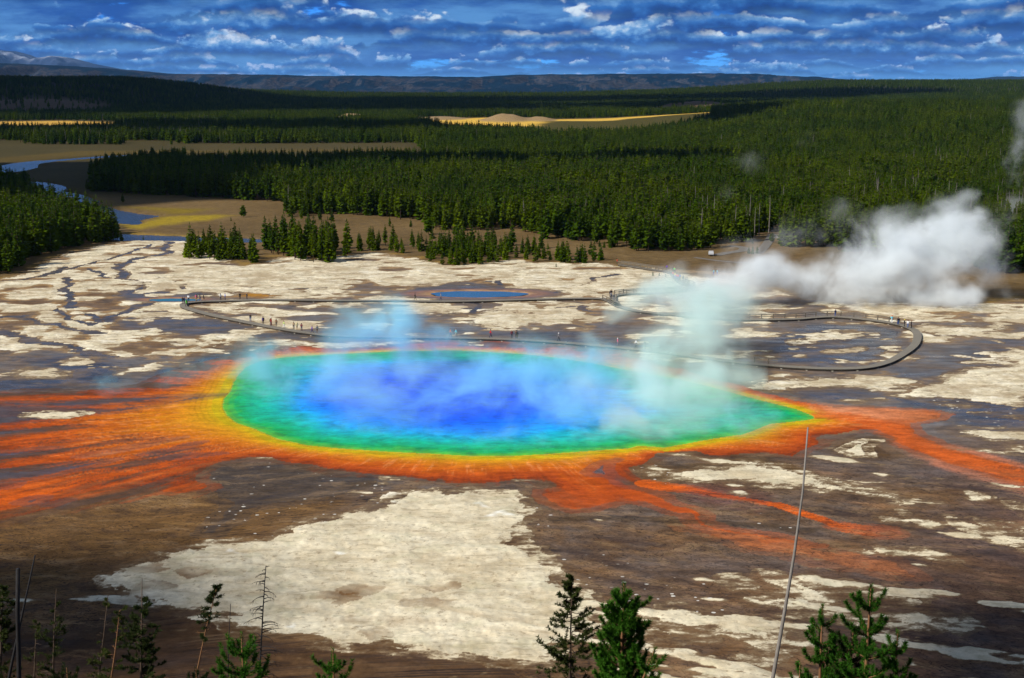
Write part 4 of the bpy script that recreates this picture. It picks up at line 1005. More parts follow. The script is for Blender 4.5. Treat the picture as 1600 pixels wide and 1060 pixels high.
def forest_points():
    rs = np.random.RandomState(5)
    out = []
    for y0, y1, spx in ((395, 700, 4.0), (700, 1000, 4.7), (1000, 1500, 5.8), (1500, 2400, 8.0), (2400, 3900, 11.5), (3900, 5700, 17)):
        ys = np.arange(y0, y1, spx); xs = np.arange(-.60 * y1, .60 * y1, spx)
        X, Y = np.meshgrid(xs, ys)
        x = (X + rs.uniform(-.48, .48, X.shape) * spx).ravel(); y = (Y + rs.uniform(-.48, .48, X.shape) * spx).ravel()
        k = np.abs(x) < .60 * y
        out.append(np.stack([x[k], y[k]], -1))
    p = np.concatenate(out); x, y = p[:, 0], p[:, 1]
    n1_ = fbm(x / 60, y / 60, 4, 401)
    edge = 6 * fbm(x / 18, y / 18, 3, 402)
    inf1 = sdf(F1G, x, y, 30) + edge < 0
    back = y > 1235 + 18 * fbm(x / 90, y / 90, 2, 403)
    back &= ~((x > -0.26 * y) & (x < -.08 * y) & (y < 1262))
    back &= ~((x < -.26 * y) & (y < 1330) & (n1_ > -.1))
    ok = inf1 | back
    for P in EXC: ok &= sdf(P, x, y, 60) > 4
    for (cx, cy_, rx, ry, hh) in HILLOCKS[:4]: ok &= np.hypot((x - cx) / rx, (y - cy_) / ry) > .9 + .25 * n1_
    for (cx, cy_, rx, ry, hh) in HILLOCKS[4:]: ok &= (np.hypot((x - cx) / rx, (y - cy_) / ry) > .95) | (rs.rand(len(x)) < .12)
    ok &= ~((n1_ > .55) & (y > 1150) & (x > 130) & (y < 1900))
    ok &= ~((fbm(x / 22, y / 22, 2, 404) > .62) & (y < 1200))
    for P, hw in ((gg('P', 1122,400, 1150,396, 1163,391, 1152,386, 1138,384), 6), (gg('P', 1180,400, 1200,374, 1212,366, 1222,372, 1240,380), 5)):
        ok &= pdist(P, x, y, 20)[0] > hw
    xa, ya = x, y
    x, y = x[ok], y[ok]
    h = .9 * (13.5 + 4.4 * fbm(x / 45, y / 45, 3, 405) + rs.uniform(-3.5, 2.5, len(x)))
    h = np.where(y > 1200, h * 1.02, h)
    young = (y < 1250) & (y > 840) & (x < 60)
    h = np.where(young, h * .75, h)
    # more of the dark stand by the river, behind its front trees
    lp = gg('P', -330,290, -70,294, 0,298, 40,304, 66,322, 110,342, 165,361, 188,372, 185,378, 150,382, 120,386, 82,397, 55,403, 38,420, 26,428, -70,434, -330,440)
    m_ = (sdf(lp, xa, ya, 20) < 0)
    x, y = np.concatenate([x, xa[m_]]), np.concatenate([y, ya[m_]])
    h = np.concatenate([h, rs.uniform(10, 15.5, m_.sum())])
    kd = rs.choice(6, len(x), p=[.26, .2, .18, .14, .1, .12])
    dead = rs.rand(len(x)) < np.where((y > 1235) & (y < 1900) & (x < -.22 * y), .09, np.where((y < 900) & (x > 150), .03, .006))
    return x, y, terrain(x, y), h, kd, dead
fx_, fy_, fz_, fh_, fk_, fd_ = forest_points()
# the trees of the forest that stand largest at its front edge are things of their own
order = np.argsort(fy_ + np.where(np.abs(fx_) > .42 * fy_, 900, 0) + np.where(fx_ > .28 * fy_, 120, 0))
front = np.zeros(len(fx_), bool); cnt = 0
lim = max(0, 296 - n_t)
fd0 = sdf(F1G, fx_, fy_, 60)
for i in order:
    if cnt >= lim: break
    if fd_[i] or fy_[i] > 760 or fd0[i] < -14: continue
    front[i] = True; cnt += 1
    conifer(fx_[i], fy_[i], fz_[i], fh_[i] * .92, int(fk_[i]), 'conifer on the front edge of the big forest facing the tan meadow', 'conifers along the forest front edge')
# grey dead trunks standing out against the forest
rs = random.Random(91)
for i in range(46):
    px = rs.choice([rs.uniform(1195, 1420), rs.uniform(1540, 1590), rs.uniform(1080, 1200)])
    Y = rs.uniform(535, 640) if px < 1500 else rs.uniform(480, 560)
    if px < 1200: Y = rs.uniform(480, 520)
    x = (px - 800) / 1961. * Y
    o = bpy.data.objects.new('dead_tree', SNAGMESH[i % 3]); COL.objects.link(o)
    o.location = (x, Y, float(terrain(np.array([x]), np.array([Y]))[0])); k = rs.uniform(.75, 1.1); o.scale = (k, k, k); o.rotation_euler = (rs.uniform(-.05, .05), rs.uniform(-.05, .05), rs.uniform(0, 6))
    tag(o, 'bare grey tree trunk standing at the forest edge behind the big steam cloud', 'dead tree', 'bare grey trunks at the forest edge')

def build_forest():
    keep = ~front
    x, y, z, h, kd, dead = [a[keep] for a in (fx_, fy_, fz_, fh_, fk_, fd_)]
    protos = []
    for i in range(6):
        H, R, tm, cm = CONIFERS[i]
        bm = bmesh.new(); bm.from_mesh(cm); nf = len(bm.faces); bm.from_mesh(tm)
        bm.faces.ensure_lookup_table()
        for f in bm.faces[nf:]: f.material_index = 1
        me = bpy.data.meshes.new('forest_tree'); bm.to_mesh(me); bm.free()
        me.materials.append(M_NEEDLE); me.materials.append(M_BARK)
        protos.append((bpy.data.objects.new('forest_tree', me), H))
    protos.append((bpy.data.objects.new('forest_snag', SNAGMESH[0]), 14))
    idx = np.where(dead, 6, kd)
    Hs = np.array([p[1] for p in protos], float)
    sc = h / Hs[idx]
    rs = np.random.RandomState(3)
    me = bpy.data.meshes.new('forest')
    me.vertices.add(len(x)); me.vertices.foreach_set('co', np.stack([x, y, z], -1).astype(np.float32).reshape(-1))
    for nm, typ, a in (('idx', 'INT', idx.astype(np.int32)), ('scl', 'FLOAT', sc.astype(np.float32)), ('rot', 'FLOAT', rs.uniform(0, 6.28, len(x)).astype(np.float32)), ('wid', 'FLOAT', rs.uniform(.85, 1.25, len(x)).astype(np.float32))):
        at_ = me.attributes.new(nm, typ, 'POINT'); at_.data.foreach_set('value', a)
    o = bpy.data.objects.new('forest', me); COL.objects.link(o)
    ng = bpy.data.node_groups.new('scatter', 'GeometryNodeTree')
    ng.interface.new_socket('Geometry', in_out='INPUT', socket_type='NodeSocketGeometry')
    ng.interface.new_socket('Geometry', in_out='OUTPUT', socket_type='NodeSocketGeometry')
    N, L = ng.nodes, ng.links
    gi, go = N.new('NodeGroupInput'), N.new('NodeGroupOutput')
    jn = N.new('GeometryNodeJoinGeometry')
    for p, H in reversed(protos):
        oi = N.new('GeometryNodeObjectInfo'); oi.inputs['Object'].default_value = p; oi.inputs['As Instance'].default_value = True
        L.new(oi.outputs['Geometry'], jn.inputs[0])
    ip = N.new('GeometryNodeInstanceOnPoints'); ip.inputs['Pick Instance'].default_value = True
    def na(nm, typ):
        a = N.new('GeometryNodeInputNamedAttribute'); a.data_type = typ; a.inputs[0].default_value = nm; return a.outputs[0]
    mp = N.new('GeometryNodeMeshToPoints')
    L.new(gi.outputs[0], mp.inputs['Mesh']); L.new(mp.outputs[0], ip.inputs['Points']); L.new(jn.outputs[0], ip.inputs['Instance'])
    L.new(na('idx', 'INT'), ip.inputs['Instance Index'])
    cr = N.new('ShaderNodeCombineXYZ'); L.new(na('rot', 'FLOAT'), cr.inputs[2]); L.new(cr.outputs[0], ip.inputs['Rotation'])
    s_ = na('scl', 'FLOAT'); w_ = na('wid', 'FLOAT')
    mm = N.new('ShaderNodeMath'); mm.operation = 'MULTIPLY'; L.new(s_, mm.inputs[0]); L.new(w_, mm.inputs[1])
    cs = N.new('ShaderNodeCombineXYZ'); L.new(mm.outputs[0], cs.inputs[0]); L.new(mm.outputs[0], cs.inputs[1]); L.new(s_, cs.inputs[2]); L.new(cs.outputs[0], ip.inputs['Scale'])
    L.new(ip.outputs[0], go.inputs[0])
    md = o.modifiers.new('scatter', 'NODES'); md.node_group = ng
    tag(o, 'wide dark green conifer forest covering the plain and hills', 'forest', None, 'stuff')
    print('forest trees', len(x), 'things', n_t, cnt)
build_forest()

# ================================================================== boardwalk
DECK_Z = 0.62
def smooth_path(pts, step=1.0):
    P = np.asarray(pts, float); out = []
    for i in range(len(P) - 1):
        p0, p1, p2, p3 = P[max(i - 1, 0)], P[i], P[i + 1], P[min(i + 2, len(P) - 1)]
        n = max(2, int(np.hypot(*(p2 - p1)) / step))
        for k in range(n):
            t = k / n
            out.append(.5 * ((2 * p1) + (p2 - p0) * t + (2 * p0 - 5 * p1 + 4 * p2 - p3) * t * t + (3 * p1 - p0 - 3 * p2 + p3) * t ** 3))
    out.append(P[-1]); out = np.array(out)
    s = np.concatenate([[0], np.cumsum(np.hypot(*np.diff(out, axis=0).T))])
    q = np.linspace(0, s[-1], max(2, int(s[-1] / step)))
    return np.stack([np.interp(q, s, out[:, 0]), np.interp(q, s, out[:, 1])], -1)
def pxpath(*v, z=DECK_Z):
    a = np.asarray(v, float).reshape(-1, 2)
    return smooth_path(gp(a[:, 0], a[:, 1], z))
WALK_FRONT = pxpath(286,476, 292,481, 330,491.5, 395,505, 440,513.5, 500,522, 540,524.5, 620,526, 700,527.3, 760,528.5, 830,531.5, 900,536.5, 1010,546.5, 1060,553, 1120,561, 1180,568, 1240,573, 1300,575.5, 1350,574,
                    1385,566, 1412,552, 1430,537, 1433,521, 1422,512, 1398,505, 1352,498.5, 1305,494.5, 1270,496, 1245,498, 1180,499, 1105,496, 1060,492, 1000,486, 966,478)
WALK_UP = pxpath(286,476, 292,473, 320,470.5, 350,469.8, 420,468.3, 520,469.2, 600,469.5, 700,470.5, 760,469.5, 830,467.5, 880,466.3, 930,466, 948,468, 966,478)
WALK_BACK = pxpath(966,478, 958,466, 962,461, 985,458.5, 1022,457, 1060,455, 1080,450, 1078,446, 1066,442, 1055,433, 1050,427, 1036,423, 1018,421, 990,416.5, 968,413.5)

def offs(P):
    t = np.gradient(P, axis=0); t /= np.hypot(t[:, 0], t[:, 1])[:, None] + 1e-9
    return np.stack([-t[:, 1], t[:, 0]], -1)
def ribbon(P, w, z0, z1, off=0.0):
    nrm = offs(P); V = []; F = []
    for p, n in zip(P, nrm):
        c = p + n * off
        for k, zz in ((w / 2, z1), (-w / 2, z1), (-w / 2, z0), (w / 2, z0)):
            V.append((c[0] + n[0] * k, c[1] + n[1] * k, zz))
    m = len(P)
    for i in range(m - 1):
        for k in range(4):
            F.append((4 * i + k, 4 * i + (k + 1) % 4, 4 * i + 4 + (k + 1) % 4, 4 * i + 4 + k))
    F += [(0, 3, 2, 1), (4 * m - 4, 4 * m - 3, 4 * m - 2, 4 * m - 1)]
    return V, F
def join(*vf):
    V, F = [], []
    for v, f in vf:
        b = len(V); V += list(v); F += [tuple(i + b for i in q) for q in f]
    return V, F
def box(cx, cy, z0, z1, sx, sy, rz=0.0):
    c, s = math.cos(rz), math.sin(rz)
    V = [(cx + c * a * sx / 2 - s * b * sy / 2, cy + s * a * sx / 2 + c * b * sy / 2, z) for z in (z0, z1) for a, b in ((-1, -1), (1, -1), (1, 1), (-1, 1))]
    return V, [(3, 2, 1, 0), (4, 5, 6, 7), (0, 1, 5, 4), (1, 2, 6, 5), (2, 3, 7, 6), (3, 0, 4, 7)]

def deck_mat():
    m, g = new_mat('boardwalk_planks')
    pos = g.n('ShaderNodeNewGeometry').outputs['Position']
    nz = g.noise(g.v('MULTIPLY', pos, (6.0, 1.2, 1.0)), 1.0, 4.0)
    n2_ = g.noise(pos, .25, 3.0)
    c = g.mix(nz, (0.15, 0.13, 0.10), (0.29, 0.255, 0.20))
    c = g.mix(g.m('MULTIPLY', n2_, .5), c, (0.12, 0.115, 0.10))
    b = g.n('ShaderNodeBsdfPrincipled', {'Base Color': c, 'Roughness': .8, 'Specular IOR Level': .2})
    g.n('ShaderNodeOutputMaterial', {0: b.outputs[0]})
    return m
M_DECK = deck_mat()
M_BEAM = simple_mat('dark_beam', (0.050, 0.040, 0.030), .85, .3, 1.0)
M_BLOCK = simple_mat('pale_footing', (0.40, 0.36, 0.28), .9, .2, 2.0)
M_RAIL = simple_mat('rail_wood', (0.16, 0.135, 0.10), .8, .3, 2.0)
bw = tag(empty('boardwalk', (float(WALK_FRONT[0][0]), float(WALK_FRONT[0][1]), 0)), 'long grey wooden boardwalk looping round the far side of the hot spring', 'boardwalk')
def part(name, VF, mat, parent, smooth=False):
    o = mesh_obj(name, VF[0], VF[1], mat, parent, smooth)
    o.matrix_parent_inverse = Matrix.Translation(-Vector(parent.location)) if parent.type == 'EMPTY' and parent.parent is None else Matrix()
    return o
DW = 1.85
for P in (WALK_FRONT, WALK_UP, WALK_BACK):
    part('deck', ribbon(P, DW, DECK_Z - .10, DECK_Z), M_DECK, bw)
    part('stringer', join(ribbon(P, .12, DECK_Z - .36, DECK_Z - .105, DW / 2 - .14), ribbon(P, .12, DECK_Z - .36, DECK_Z - .105, -DW / 2 + .14)), M_BEAM, bw)
    nrm = offs(P)
    for i in range(2, len(P) - 1, 5):
        rz = math.atan2(nrm[i][1], nrm[i][0])
        part('footing', box(P[i][0], P[i][1], -.15, DECK_Z - .365, DW + .12, .34, rz), M_BLOCK, bw)
def railing(P, side, name='railing'):
    nrm = offs(P); L = [ribbon(P, .15, DECK_Z + .98, DECK_Z + 1.14, side * (DW / 2 - .06)), ribbon(P, .10, DECK_Z + .48, DECK_Z + .62, side * (DW / 2 - .06))]
    for i in range(0, len(P), 3):
        c = P[i] + nrm[i] * side * (DW / 2 - .06)
        L.append(box(c[0], c[1], DECK_Z - .3, DECK_Z + 1.16, .22, .22))
    part(name, join(*L), M_RAIL, bw)
def sub(P, a, b):
    """piece of a path between two picture columns"""
    pa, pb = gp(*a, DECK_Z), gp(*b, DECK_Z)
    i, j = np.argmin(((P - pa) ** 2).sum(1)), np.argmin(((P - pb) ** 2).sum(1))
    return P[min(i, j):max(i, j) + 1]
SEG = sub(WALK_FRONT, (1400, 506), (1070, 493))
n0 = offs(SEG); far_side = 1 if n0[len(SEG) // 2][1] > 0 else -1
railing(SEG, far_side)
BK = sub(WALK_BACK, (962, 461), (1066, 442))
railing(BK, 1); railing(BK, -1)
railing(sub(WALK_BACK, (1052, 428), (968, 413)), 1); railing(sub(WALK_BACK, (1052, 428), (968, 413)), -1)
railing(sub(WALK_UP, (945, 467), (966, 478)), -1)
railing(sub(WALK_FRONT, (1180, 568), (1215, 571)), 1)

# ================================================================== people
def skinned(name, pts, edges, root=0):
    me = bpy.data.meshes.new(name)
    me.from_pydata([p[0] for p in pts], edges, [])
    o = bpy.data.objects.new(name, me); COL.objects.link(o)
    md = o.modifiers.new('skin', 'SKIN'); md.use_smooth_shade = True
    ss_ = o.modifiers.new('sub', 'SUBSURF'); ss_.levels = 1; ss_.render_levels = 1
    for v, p in zip(me.skin_vertices[0].data, pts):
        r = p[1]; v.radius = r if isinstance(r, tuple) else (r, r)
    me.skin_vertices[0].data[root].use_root = True
    dg = bpy.context.evaluated_depsgraph_get()
    res = bpy.data.meshes.new_from_object(o.evaluated_get(dg))
    bpy.data.objects.remove(o); bpy.data.meshes.remove(me)
    res.name = name
    return res

def body_mesh(pose):
    sw = {'stand': 0.03, 'walk': .26, 'photo': .04, 'wide': .10}[pose]
    P = [((0, 0, .95), (.15, .11)), ((0, .01, 1.14), (.135, .10)), ((0, 0, 1.34), (.175, .115)), ((0, .01, 1.47), .06), ((0, -.015, 1.56), (.082, .095)), ((0, -.015, 1.66), (.085, .10)), ((0, 0, 1.745), .055), ((0, -.125, 1.60), .022)]
    E = [(0, 1), (1, 2), (2, 3), (3, 4), (4, 5), (5, 6), (5, 7)]
    for s in (-1, 1):
        b = len(P); f = sw * s
        P += [((.10 * s, 0, .86), .095), ((.11 * s, -.03 - f * .4, .49), .068), ((.11 * s, .02 - f * (1 if f > 0 else 1.1), .10), .048), ((.12 * s, -.13 - f, .05), .042)]
        E += [(0, b), (b, b + 1), (b + 1, b + 2), (b + 2, b + 3)]
        b = len(P)
        if pose == 'photo':
            P += [((.20 * s, 0, 1.41), .068), ((.26 * s, -.10, 1.18), .05), ((.12 * s, -.32, 1.40), .038), ((.06 * s, -.33, 1.50), .042)]
        else:
            P += [((.20 * s, 0, 1.41), .068), ((.27 * s, .03 + f * .5, 1.14), .05), ((.27 * s, -.06 + f * 1.1, .92), .038), ((.265 * s, -.09 + f * 1.2, .82), .042)]
        E += [(2, b), (b, b + 1), (b + 1, b + 2), (b + 2, b + 3)]
    me = skinned('person', P, E)
    for p in me.polygons:
        c = p.center
        arm = abs(c.x) > .17 and c.z < 1.30 or (pose == 'photo' and c.y < -.15 and c.z > 1.1)
        hand = (c.z < .885 and abs(c.x) > .215 and c.z > .7) or (pose == 'photo' and c.y < -.29 and c.z > 1.42)
        p.material_index = 0 if hand or c.z > 1.485 and not arm else 1 if (arm or c.z > .97) else 3 if c.z < .10 else 2
        p.use_smooth = True
    return me
BODIES = {k: body_mesh(k) for k in ('stand', 'walk', 'photo', 'wide')}
def cap_mesh():
    V, F = [], []
    for i in range(5):
        a = math.pi / 2 * i / 4
        for k in range(10):
            t = 2 * math.pi * k / 10
            dn = -.05 if math.sin(t) > 0 else .02
            V.append((math.cos(t) * .108 * math.sin(a + .06), math.sin(t) * .122 * math.sin(a + .06) + .005, 1.665 + .115 * math.cos(a) + (dn if i == 4 else 0)))
    for i in range(4):
        for k in range(10): F.append((i * 10 + k, i * 10 + (k + 1) % 10, (i + 1) * 10 + (k + 1) % 10, (i + 1) * 10 + k))
    F.append(tuple(range(9, -1, -1)))
    return V, F
CAP = me_from('hair', cap_mesh(), M_BARK, True)
_mc = {}
def cloth(c):
    if c not in _mc: _mc[c] = simple_mat('cloth_%s' % c, tuple(min(.8, v * 1.35) for v in CLOTH[c]), .8, .15, 8.0, .2)
    return _mc[c]
CLOTH = {'black': (.012, .012, .015), 'dark': (.03, .03, .036), 'navy': (.015, .02, .07), 'white': (.72, .72, .72), 'green': (.10, .52, .04), 'red': (.52, .02, .02), 'pink': (.62, .13, .22), 'blue': (.03, .10, .50), 'jeans': (.05, .10, .26),
         'tan': (.33, .23, .13), 'brown': (.14, .075, .04), 'cream': (.66, .52, .28), 'purple': (.12, .03, .34), 'maroon': (.13, .02, .03), 'grey': (.16, .16, .17), 'orange': (.68, .17, .03), 'sky': (.15, .50, .80), 'lime': (.45, .62, .15), 'yellow': (.70, .52, .05),
         'skin': (.50, .29, .19), 'olive': (.07, .07, .03)}
M_SKIN = simple_mat('skin', CLOTH['skin'], .6, .1, 5.0)
M_SHOE = simple_mat('shoe', (.02, .018, .016), .6, .2, 5.0)
def person(px, py, top, trousers, hair, pose, face, label, on=None, h=1.0):
    q = gp(px, py, DECK_Z)
    zz = DECK_Z
    if on is None:
        best = None
        for P in (WALK_FRONT, WALK_UP, WALK_BACK):
            i = int(np.argmin(((P - q) ** 2).sum(1))); d = float(np.hypot(*(P[i] - q)))
            if best is None or d < best[0]: best = (d, P[i])
        if best[0] > .8: q = best[1] + (q - best[1]) / best[0] * .8
    else:
        zz = 0.12; q = gp(px, py, zz)
    o = bpy.data.objects.new('person', BODIES[pose].copy() if False else BODIES[pose]); COL.objects.link(o)
    if not o.data.materials:
        for _ in range(4): o.data.materials.append(None)
    for s_, m_ in zip(o.material_slots, (M_SKIN, cloth(top), cloth(trousers), M_SHOE)):
        s_.link = 'OBJECT'; s_.material = m_
    o.location = (float(q[0]), float(q[1]), zz + .0); o.rotation_euler = (0, 0, math.radians(face)); o.scale = (h, h, h)
    tag(o, label, 'person', 'visitors on the boardwalk')
    c = bpy.data.objects.new('hair', CAP); COL.objects.link(c); c.parent = o
    c.material_slots[0].link = 'OBJECT'; c.material_slots[0].material = cloth(hair)
def cz(c, x, y):
    ox, oy, k = {5: (270, 430, 6.154), 6: (520, 430, 6.154), 7: (860, 400, 6.154), 8: (1220, 460, 6.667), 9: (530, 200, 2.944), 10: (1040, 350, 6.154)}[c]
    return ox + x / k, oy + y / k
PEOPLE = [
 (5, 97,278,'black','dark','black','stand',200,'person in black at the very tip of the boardwalk bend by the turquoise pool'), (5,112,274,'navy','dark','brown','stand',150,'person in navy close behind the black-clad one at the boardwalk bend'),
 (5,127,250,'white','dark','brown','stand',170,'person in a white top at the boardwalk bend near the turquoise pool'), (5,133,303,'green','black','brown','walk',60,'person in a bright green jacket at the boardwalk bend'),
 (5,154,300,'black','black','black','stand',80,'person all in black beside the bright green jacket'), (5,186,236,'pink','tan','brown','stand',190,'person in a pink-red top just past the boardwalk bend'),
 (5,212,241,'black','tan','black','stand',170,'person in black with tan trousers just past the boardwalk bend'), (5,260,246,'dark','jeans','black','walk',90,'person in dark jacket and blue jeans walking on the upper boardwalk'),
 (5,288,241,'black','dark','brown','walk',90,'person in black at the end of the group on the upper boardwalk'), (5,465,235,'white','dark','black','stand',60,'person in white on the upper boardwalk, paired with a blue one'),
 (5,510,238,'blue','navy','brown','stand',280,'person in blue on the upper boardwalk, paired with a white one'), (5,660,226,'black','black','black','wide',30,'person in black bending near the yellow-brown patch'),
 (5,712,222,'dark','dark','brown','stand',320,'person in dark clothes near the yellow-brown patch'), (5,776,443,'black','jeans','maroon','stand',20,'lone person in black top and blue jeans on the front boardwalk'),
 (5,918,465,'purple','dark','brown','stand',40,'person in a violet-pink jacket heading the group on the front boardwalk'), (5,950,460,'dark','black','black','stand',200,'person in dark clothes behind the red jacket on the front boardwalk'),
 (5,962,486,'red','maroon','black','wide',80,'person in a red jacket on the front boardwalk group'), (5,997,476,'olive','grey','white','stand',40,'person in olive with a white hat on the front boardwalk'),
 (5,1033,491,'brown','dark','black','stand',170,'person in a brown jacket on the front boardwalk'), (5,1100,500,'lime','white','brown','walk',100,'person in a lime top and white trousers on the front boardwalk'),
 (5,1164,524,'tan','dark','black','stand',190,'person in a tan jacket on the front boardwalk'), (5,1213,526,'cream','tan','cream','stand',200,'person in cream clothes on the front boardwalk'),
 (5,1239,538,'maroon','navy','black','stand',170,'person in maroon beside the cream-clad person'), (5,1340,557,'purple','navy','brown','walk',260,'person in a deep purple coat at the steam end of the group'),
 (5,1389,561,'grey','brown','brown','stand',200,'person in a grey jacket last before the steam'),
 (6,800,234,'black','olive','black','walk',90,'person in black crossing the middle of the upper boardwalk'), (6,1040,236,'grey','navy','dark','walk',270,'person in grey-blue by the blue pool on the upper boardwalk'),
 (6,1130,586,'orange','dark','brown','walk',90,'person in an orange jacket on the front boardwalk beyond the steam'), (6,1200,583,'sky','tan','brown','walk',270,'person in a light blue shirt beside the orange jacket'),
 (6,1537,588,'red','navy','black','walk',90,'person in a red coat alone in the middle of the front boardwalk'),
 (9,800,962,'maroon','dark','brown','stand',10,'person in dark red beside two dark figures on the front boardwalk'), (9,819,965,'brown','dark','black','stand',200,'person in brown, first of two dark figures on the front boardwalk'),
 (9,828,966,'black','olive','black','stand',160,'person in black, second of two dark figures on the front boardwalk'), (9,1015,976,'grey','dark','white','walk',80,'lone grey person with a pale hat in thin steam on the front boardwalk'),
 (7,675,845,'pink','grey','white','stand',90,'person in pale pink faint in the steam on the front boardwalk'), (7,838,881,'white','dark','brown','walk',100,'person in white walking into the steam on the front boardwalk'),
 (7,920,889,'grey','grey','dark','stand',40,'grey person almost lost in the steam on the front boardwalk'), (7,560,396,'dark','dark','black','stand',20,'dark person at the boardwalk junction, standing apart'),
 (7,587,390,'black','navy','brown','stand',200,'person in black and navy at the boardwalk junction'), (7,583,414,'grey','dark','black','stand',170,'person in grey in the middle of the junction group'),
 (7,610,430,'dark','grey','brown','stand',150,'person in dark jacket and grey trousers at the junction'), (7,634,432,'brown','dark','black','stand',90,'person in brown at the railing of the junction'),
 (7,1180,140,'purple','dark','black','stand',180,'person in purple at the far end of the ramp crowd'), (7,1200,160,'dark','black','black','stand',190,'person in black in the middle of the ramp crowd'),
 (7,1216,164,'green','dark','orange','stand',170,'person in a green top with an orange cap in the ramp crowd'), (7,1174,208,'red','navy','brown','stand',120,'person in red with navy trousers on the ramp'),
 (7,1198,217,'yellow','blue','brown','stand',140,'person in yellow on the ramp'), (7,1213,226,'pink','jeans','black','stand',150,'person in pink on the ramp beside the yellow top'),
 (7,1228,236,'red','jeans','brown','stand',160,'person in red with blue jeans low on the ramp'), (7,1243,232,'blue','dark','black','stand',170,'person in blue low on the ramp'),
 (7,1276,250,'dark','black','black','stand',40,'tall dark person near the foot of the ramp'), (7,1296,274,'black','dark','brown','stand',60,'person in black near the bend below the ramp'),
 (7,1322,266,'grey','grey','dark','stand',250,'grey person at the bend below the ramp'), (7,1140,215,'dark','dark','black','wide',250,'dark figure leaning out at the railing of the ramp'),
 (7,582,82,'red','dark','black','stand',90,'person in red at the fence by the end of the tree row'),
 (8,567,232,'navy','jeans','grey','stand',200,'person in blue at the peak of the railed boardwalk in front of the big steam'), (8,1128,305,'sky','white','red','photo',190,'person in bright mixed colours and white trousers by the railing end'),
 (8,1183,319,'black','navy','black','stand',170,'person in black, the first of a pair at the boardwalk curve'), (8,1211,319,'black','jeans','brown','stand',200,'person in black with blue jeans, the second of a pair at the boardwalk curve'),
 (8,1268,337,'black','black','yellow','wide',90,'person in black with yellow by the boardwalk curve'), (8,1322,350,'white','jeans','brown','walk',120,'person in white and blue at the boardwalk curve'),
 (8,1358,354,'black','black','brown','stand',60,'person all in black last on the boardwalk curve')]
for c_, x_, y_, tp_, tr_, hr_, ps_, fc_, lb_ in PEOPLE:
    person(*cz(c_, x_, y_), tp_, tr_, hr_, ps_, fc_, lb_, None, random.Random(int(x_ * 7 + y_)).uniform(1.0, 1.12))
for x_, lb_ in ((462, 'person in bright blue out on the flat beside the steam, nearer the ramp'), (496, 'person in bright blue out on the flat beside the steam, nearer the cloud')):
    person(*cz(10, x_, 492), 'sky', 'blue', 'brown', 'stand', 30, lb_, 'g')

# ================================================================== car park
M_ROAD = simple_mat('pale_asphalt', (0.15, 0.135, 0.115), .85, .15, .3)
def flat_road(name, pxs, wdt, z):
    P = smooth_path(gp(*np.asarray(pxs, float).reshape(-1, 2).T, 0.1), 2.0)
    n_ = offs(P); V = []; F = []
    zt = terrain(P[:, 0], P[:, 1])
    for p, nn, t_ in zip(P, n_, zt): V += [(p[0] + nn[0] * wdt / 2, p[1] + nn[1] * wdt / 2, z + t_), (p[0] - nn[0] * wdt / 2, p[1] - nn[1] * wdt / 2, z + t_)]
    for i in range(len(P) - 1): F.append((2 * i, 2 * i + 2, 2 * i + 3, 2 * i + 1))
    o = mesh_obj(name, V, F, M_ROAD, None, False)
    for p in o.data.polygons:
        pass
    return tag(o, kind='structure')
flat_road('road', [1119,399.5, 1135,396, 1150,394, 1161,391.5, 1162,388, 1152,385.8, 1138,385], 3.6, .24)
flat_road('path', [1085,403, 1121,408, 1150,410.5, 1176,412.5, 1230,417], 2.0, .22)
flat_road('road', [1185,396, 1196,385, 1203,374, 1208,367, 1216,371, 1224,374], 3.4, .26)
def car(px, py, colname, rgbc, rz, label):
    q = gp(px, py, .2)
    e = tag(empty('parked_car', (float(q[0]), float(q[1]), .24), math.radians(rz)), label, 'car')
    pm = simple_mat('paint_' + colname, rgbc, .3, .05, 3.0, .5)
    prof = [(-2.15, .35), (-2.2, .75), (-1.95, .92), (-1.35, .98), (-.75, 1.42), (.75, 1.45), (1.5, 1.0), (2.1, .88), (2.2, .6), (2.15, .35)]
    V = [(x, s * (.88 if z < 1.1 else .72), z) for s in (-1, 1) for x, z in prof]; n = len(prof)
    F = [tuple(range(n - 1, -1, -1))[::-1], tuple(range(n, 2 * n))[::-1]] + [(i, n + i, n + (i + 1) % n, (i + 1) % n) for i in range(n)]
    mesh_obj('body', V, F, pm, e, False)
    gl = simple_mat('window_glass', (.015, .02, .025), .08, .1, 2.0, .6)
    for s in (-1, 1):
        mesh_obj('window', [(-1.18, s * .845, 1.02), (-.70, s * .745, 1.36), (.68, s * .745, 1.38), (1.25, s * .845, 1.03)], [(0, 1, 2, 3)], gl, e, False)
    mesh_obj('windscreen', [(1.47, -.66, 1.045), (1.47, .66, 1.045), (.80, .62, 1.445), (.80, -.62, 1.445)], [(0, 1, 2, 3)], gl, e, False)
    tm_ = simple_mat('tyre', (.02, .02, .02), .8, .2, 4.0)
    for x in (-1.35, 1.35):
        for s in (-1, 1):
            wv, wf = cone_tube([(x, s * .70, .33), (x, s * .90, .33)], [.33, .33], 12)
            wh_ = mesh_obj('wheel', wv, wf, tm_, e, False)
            rv, rf = cone_tube([(x, s * .895, .33), (x, s * .915, .33)], [.19, .19], 10)
            mesh_obj('rim', rv, rf, M_BLOCK, wh_, False)
    return e
car(1111, 399, 'white', (.40, .40, .40), 82, 'white car parked at the near end of the road bend')

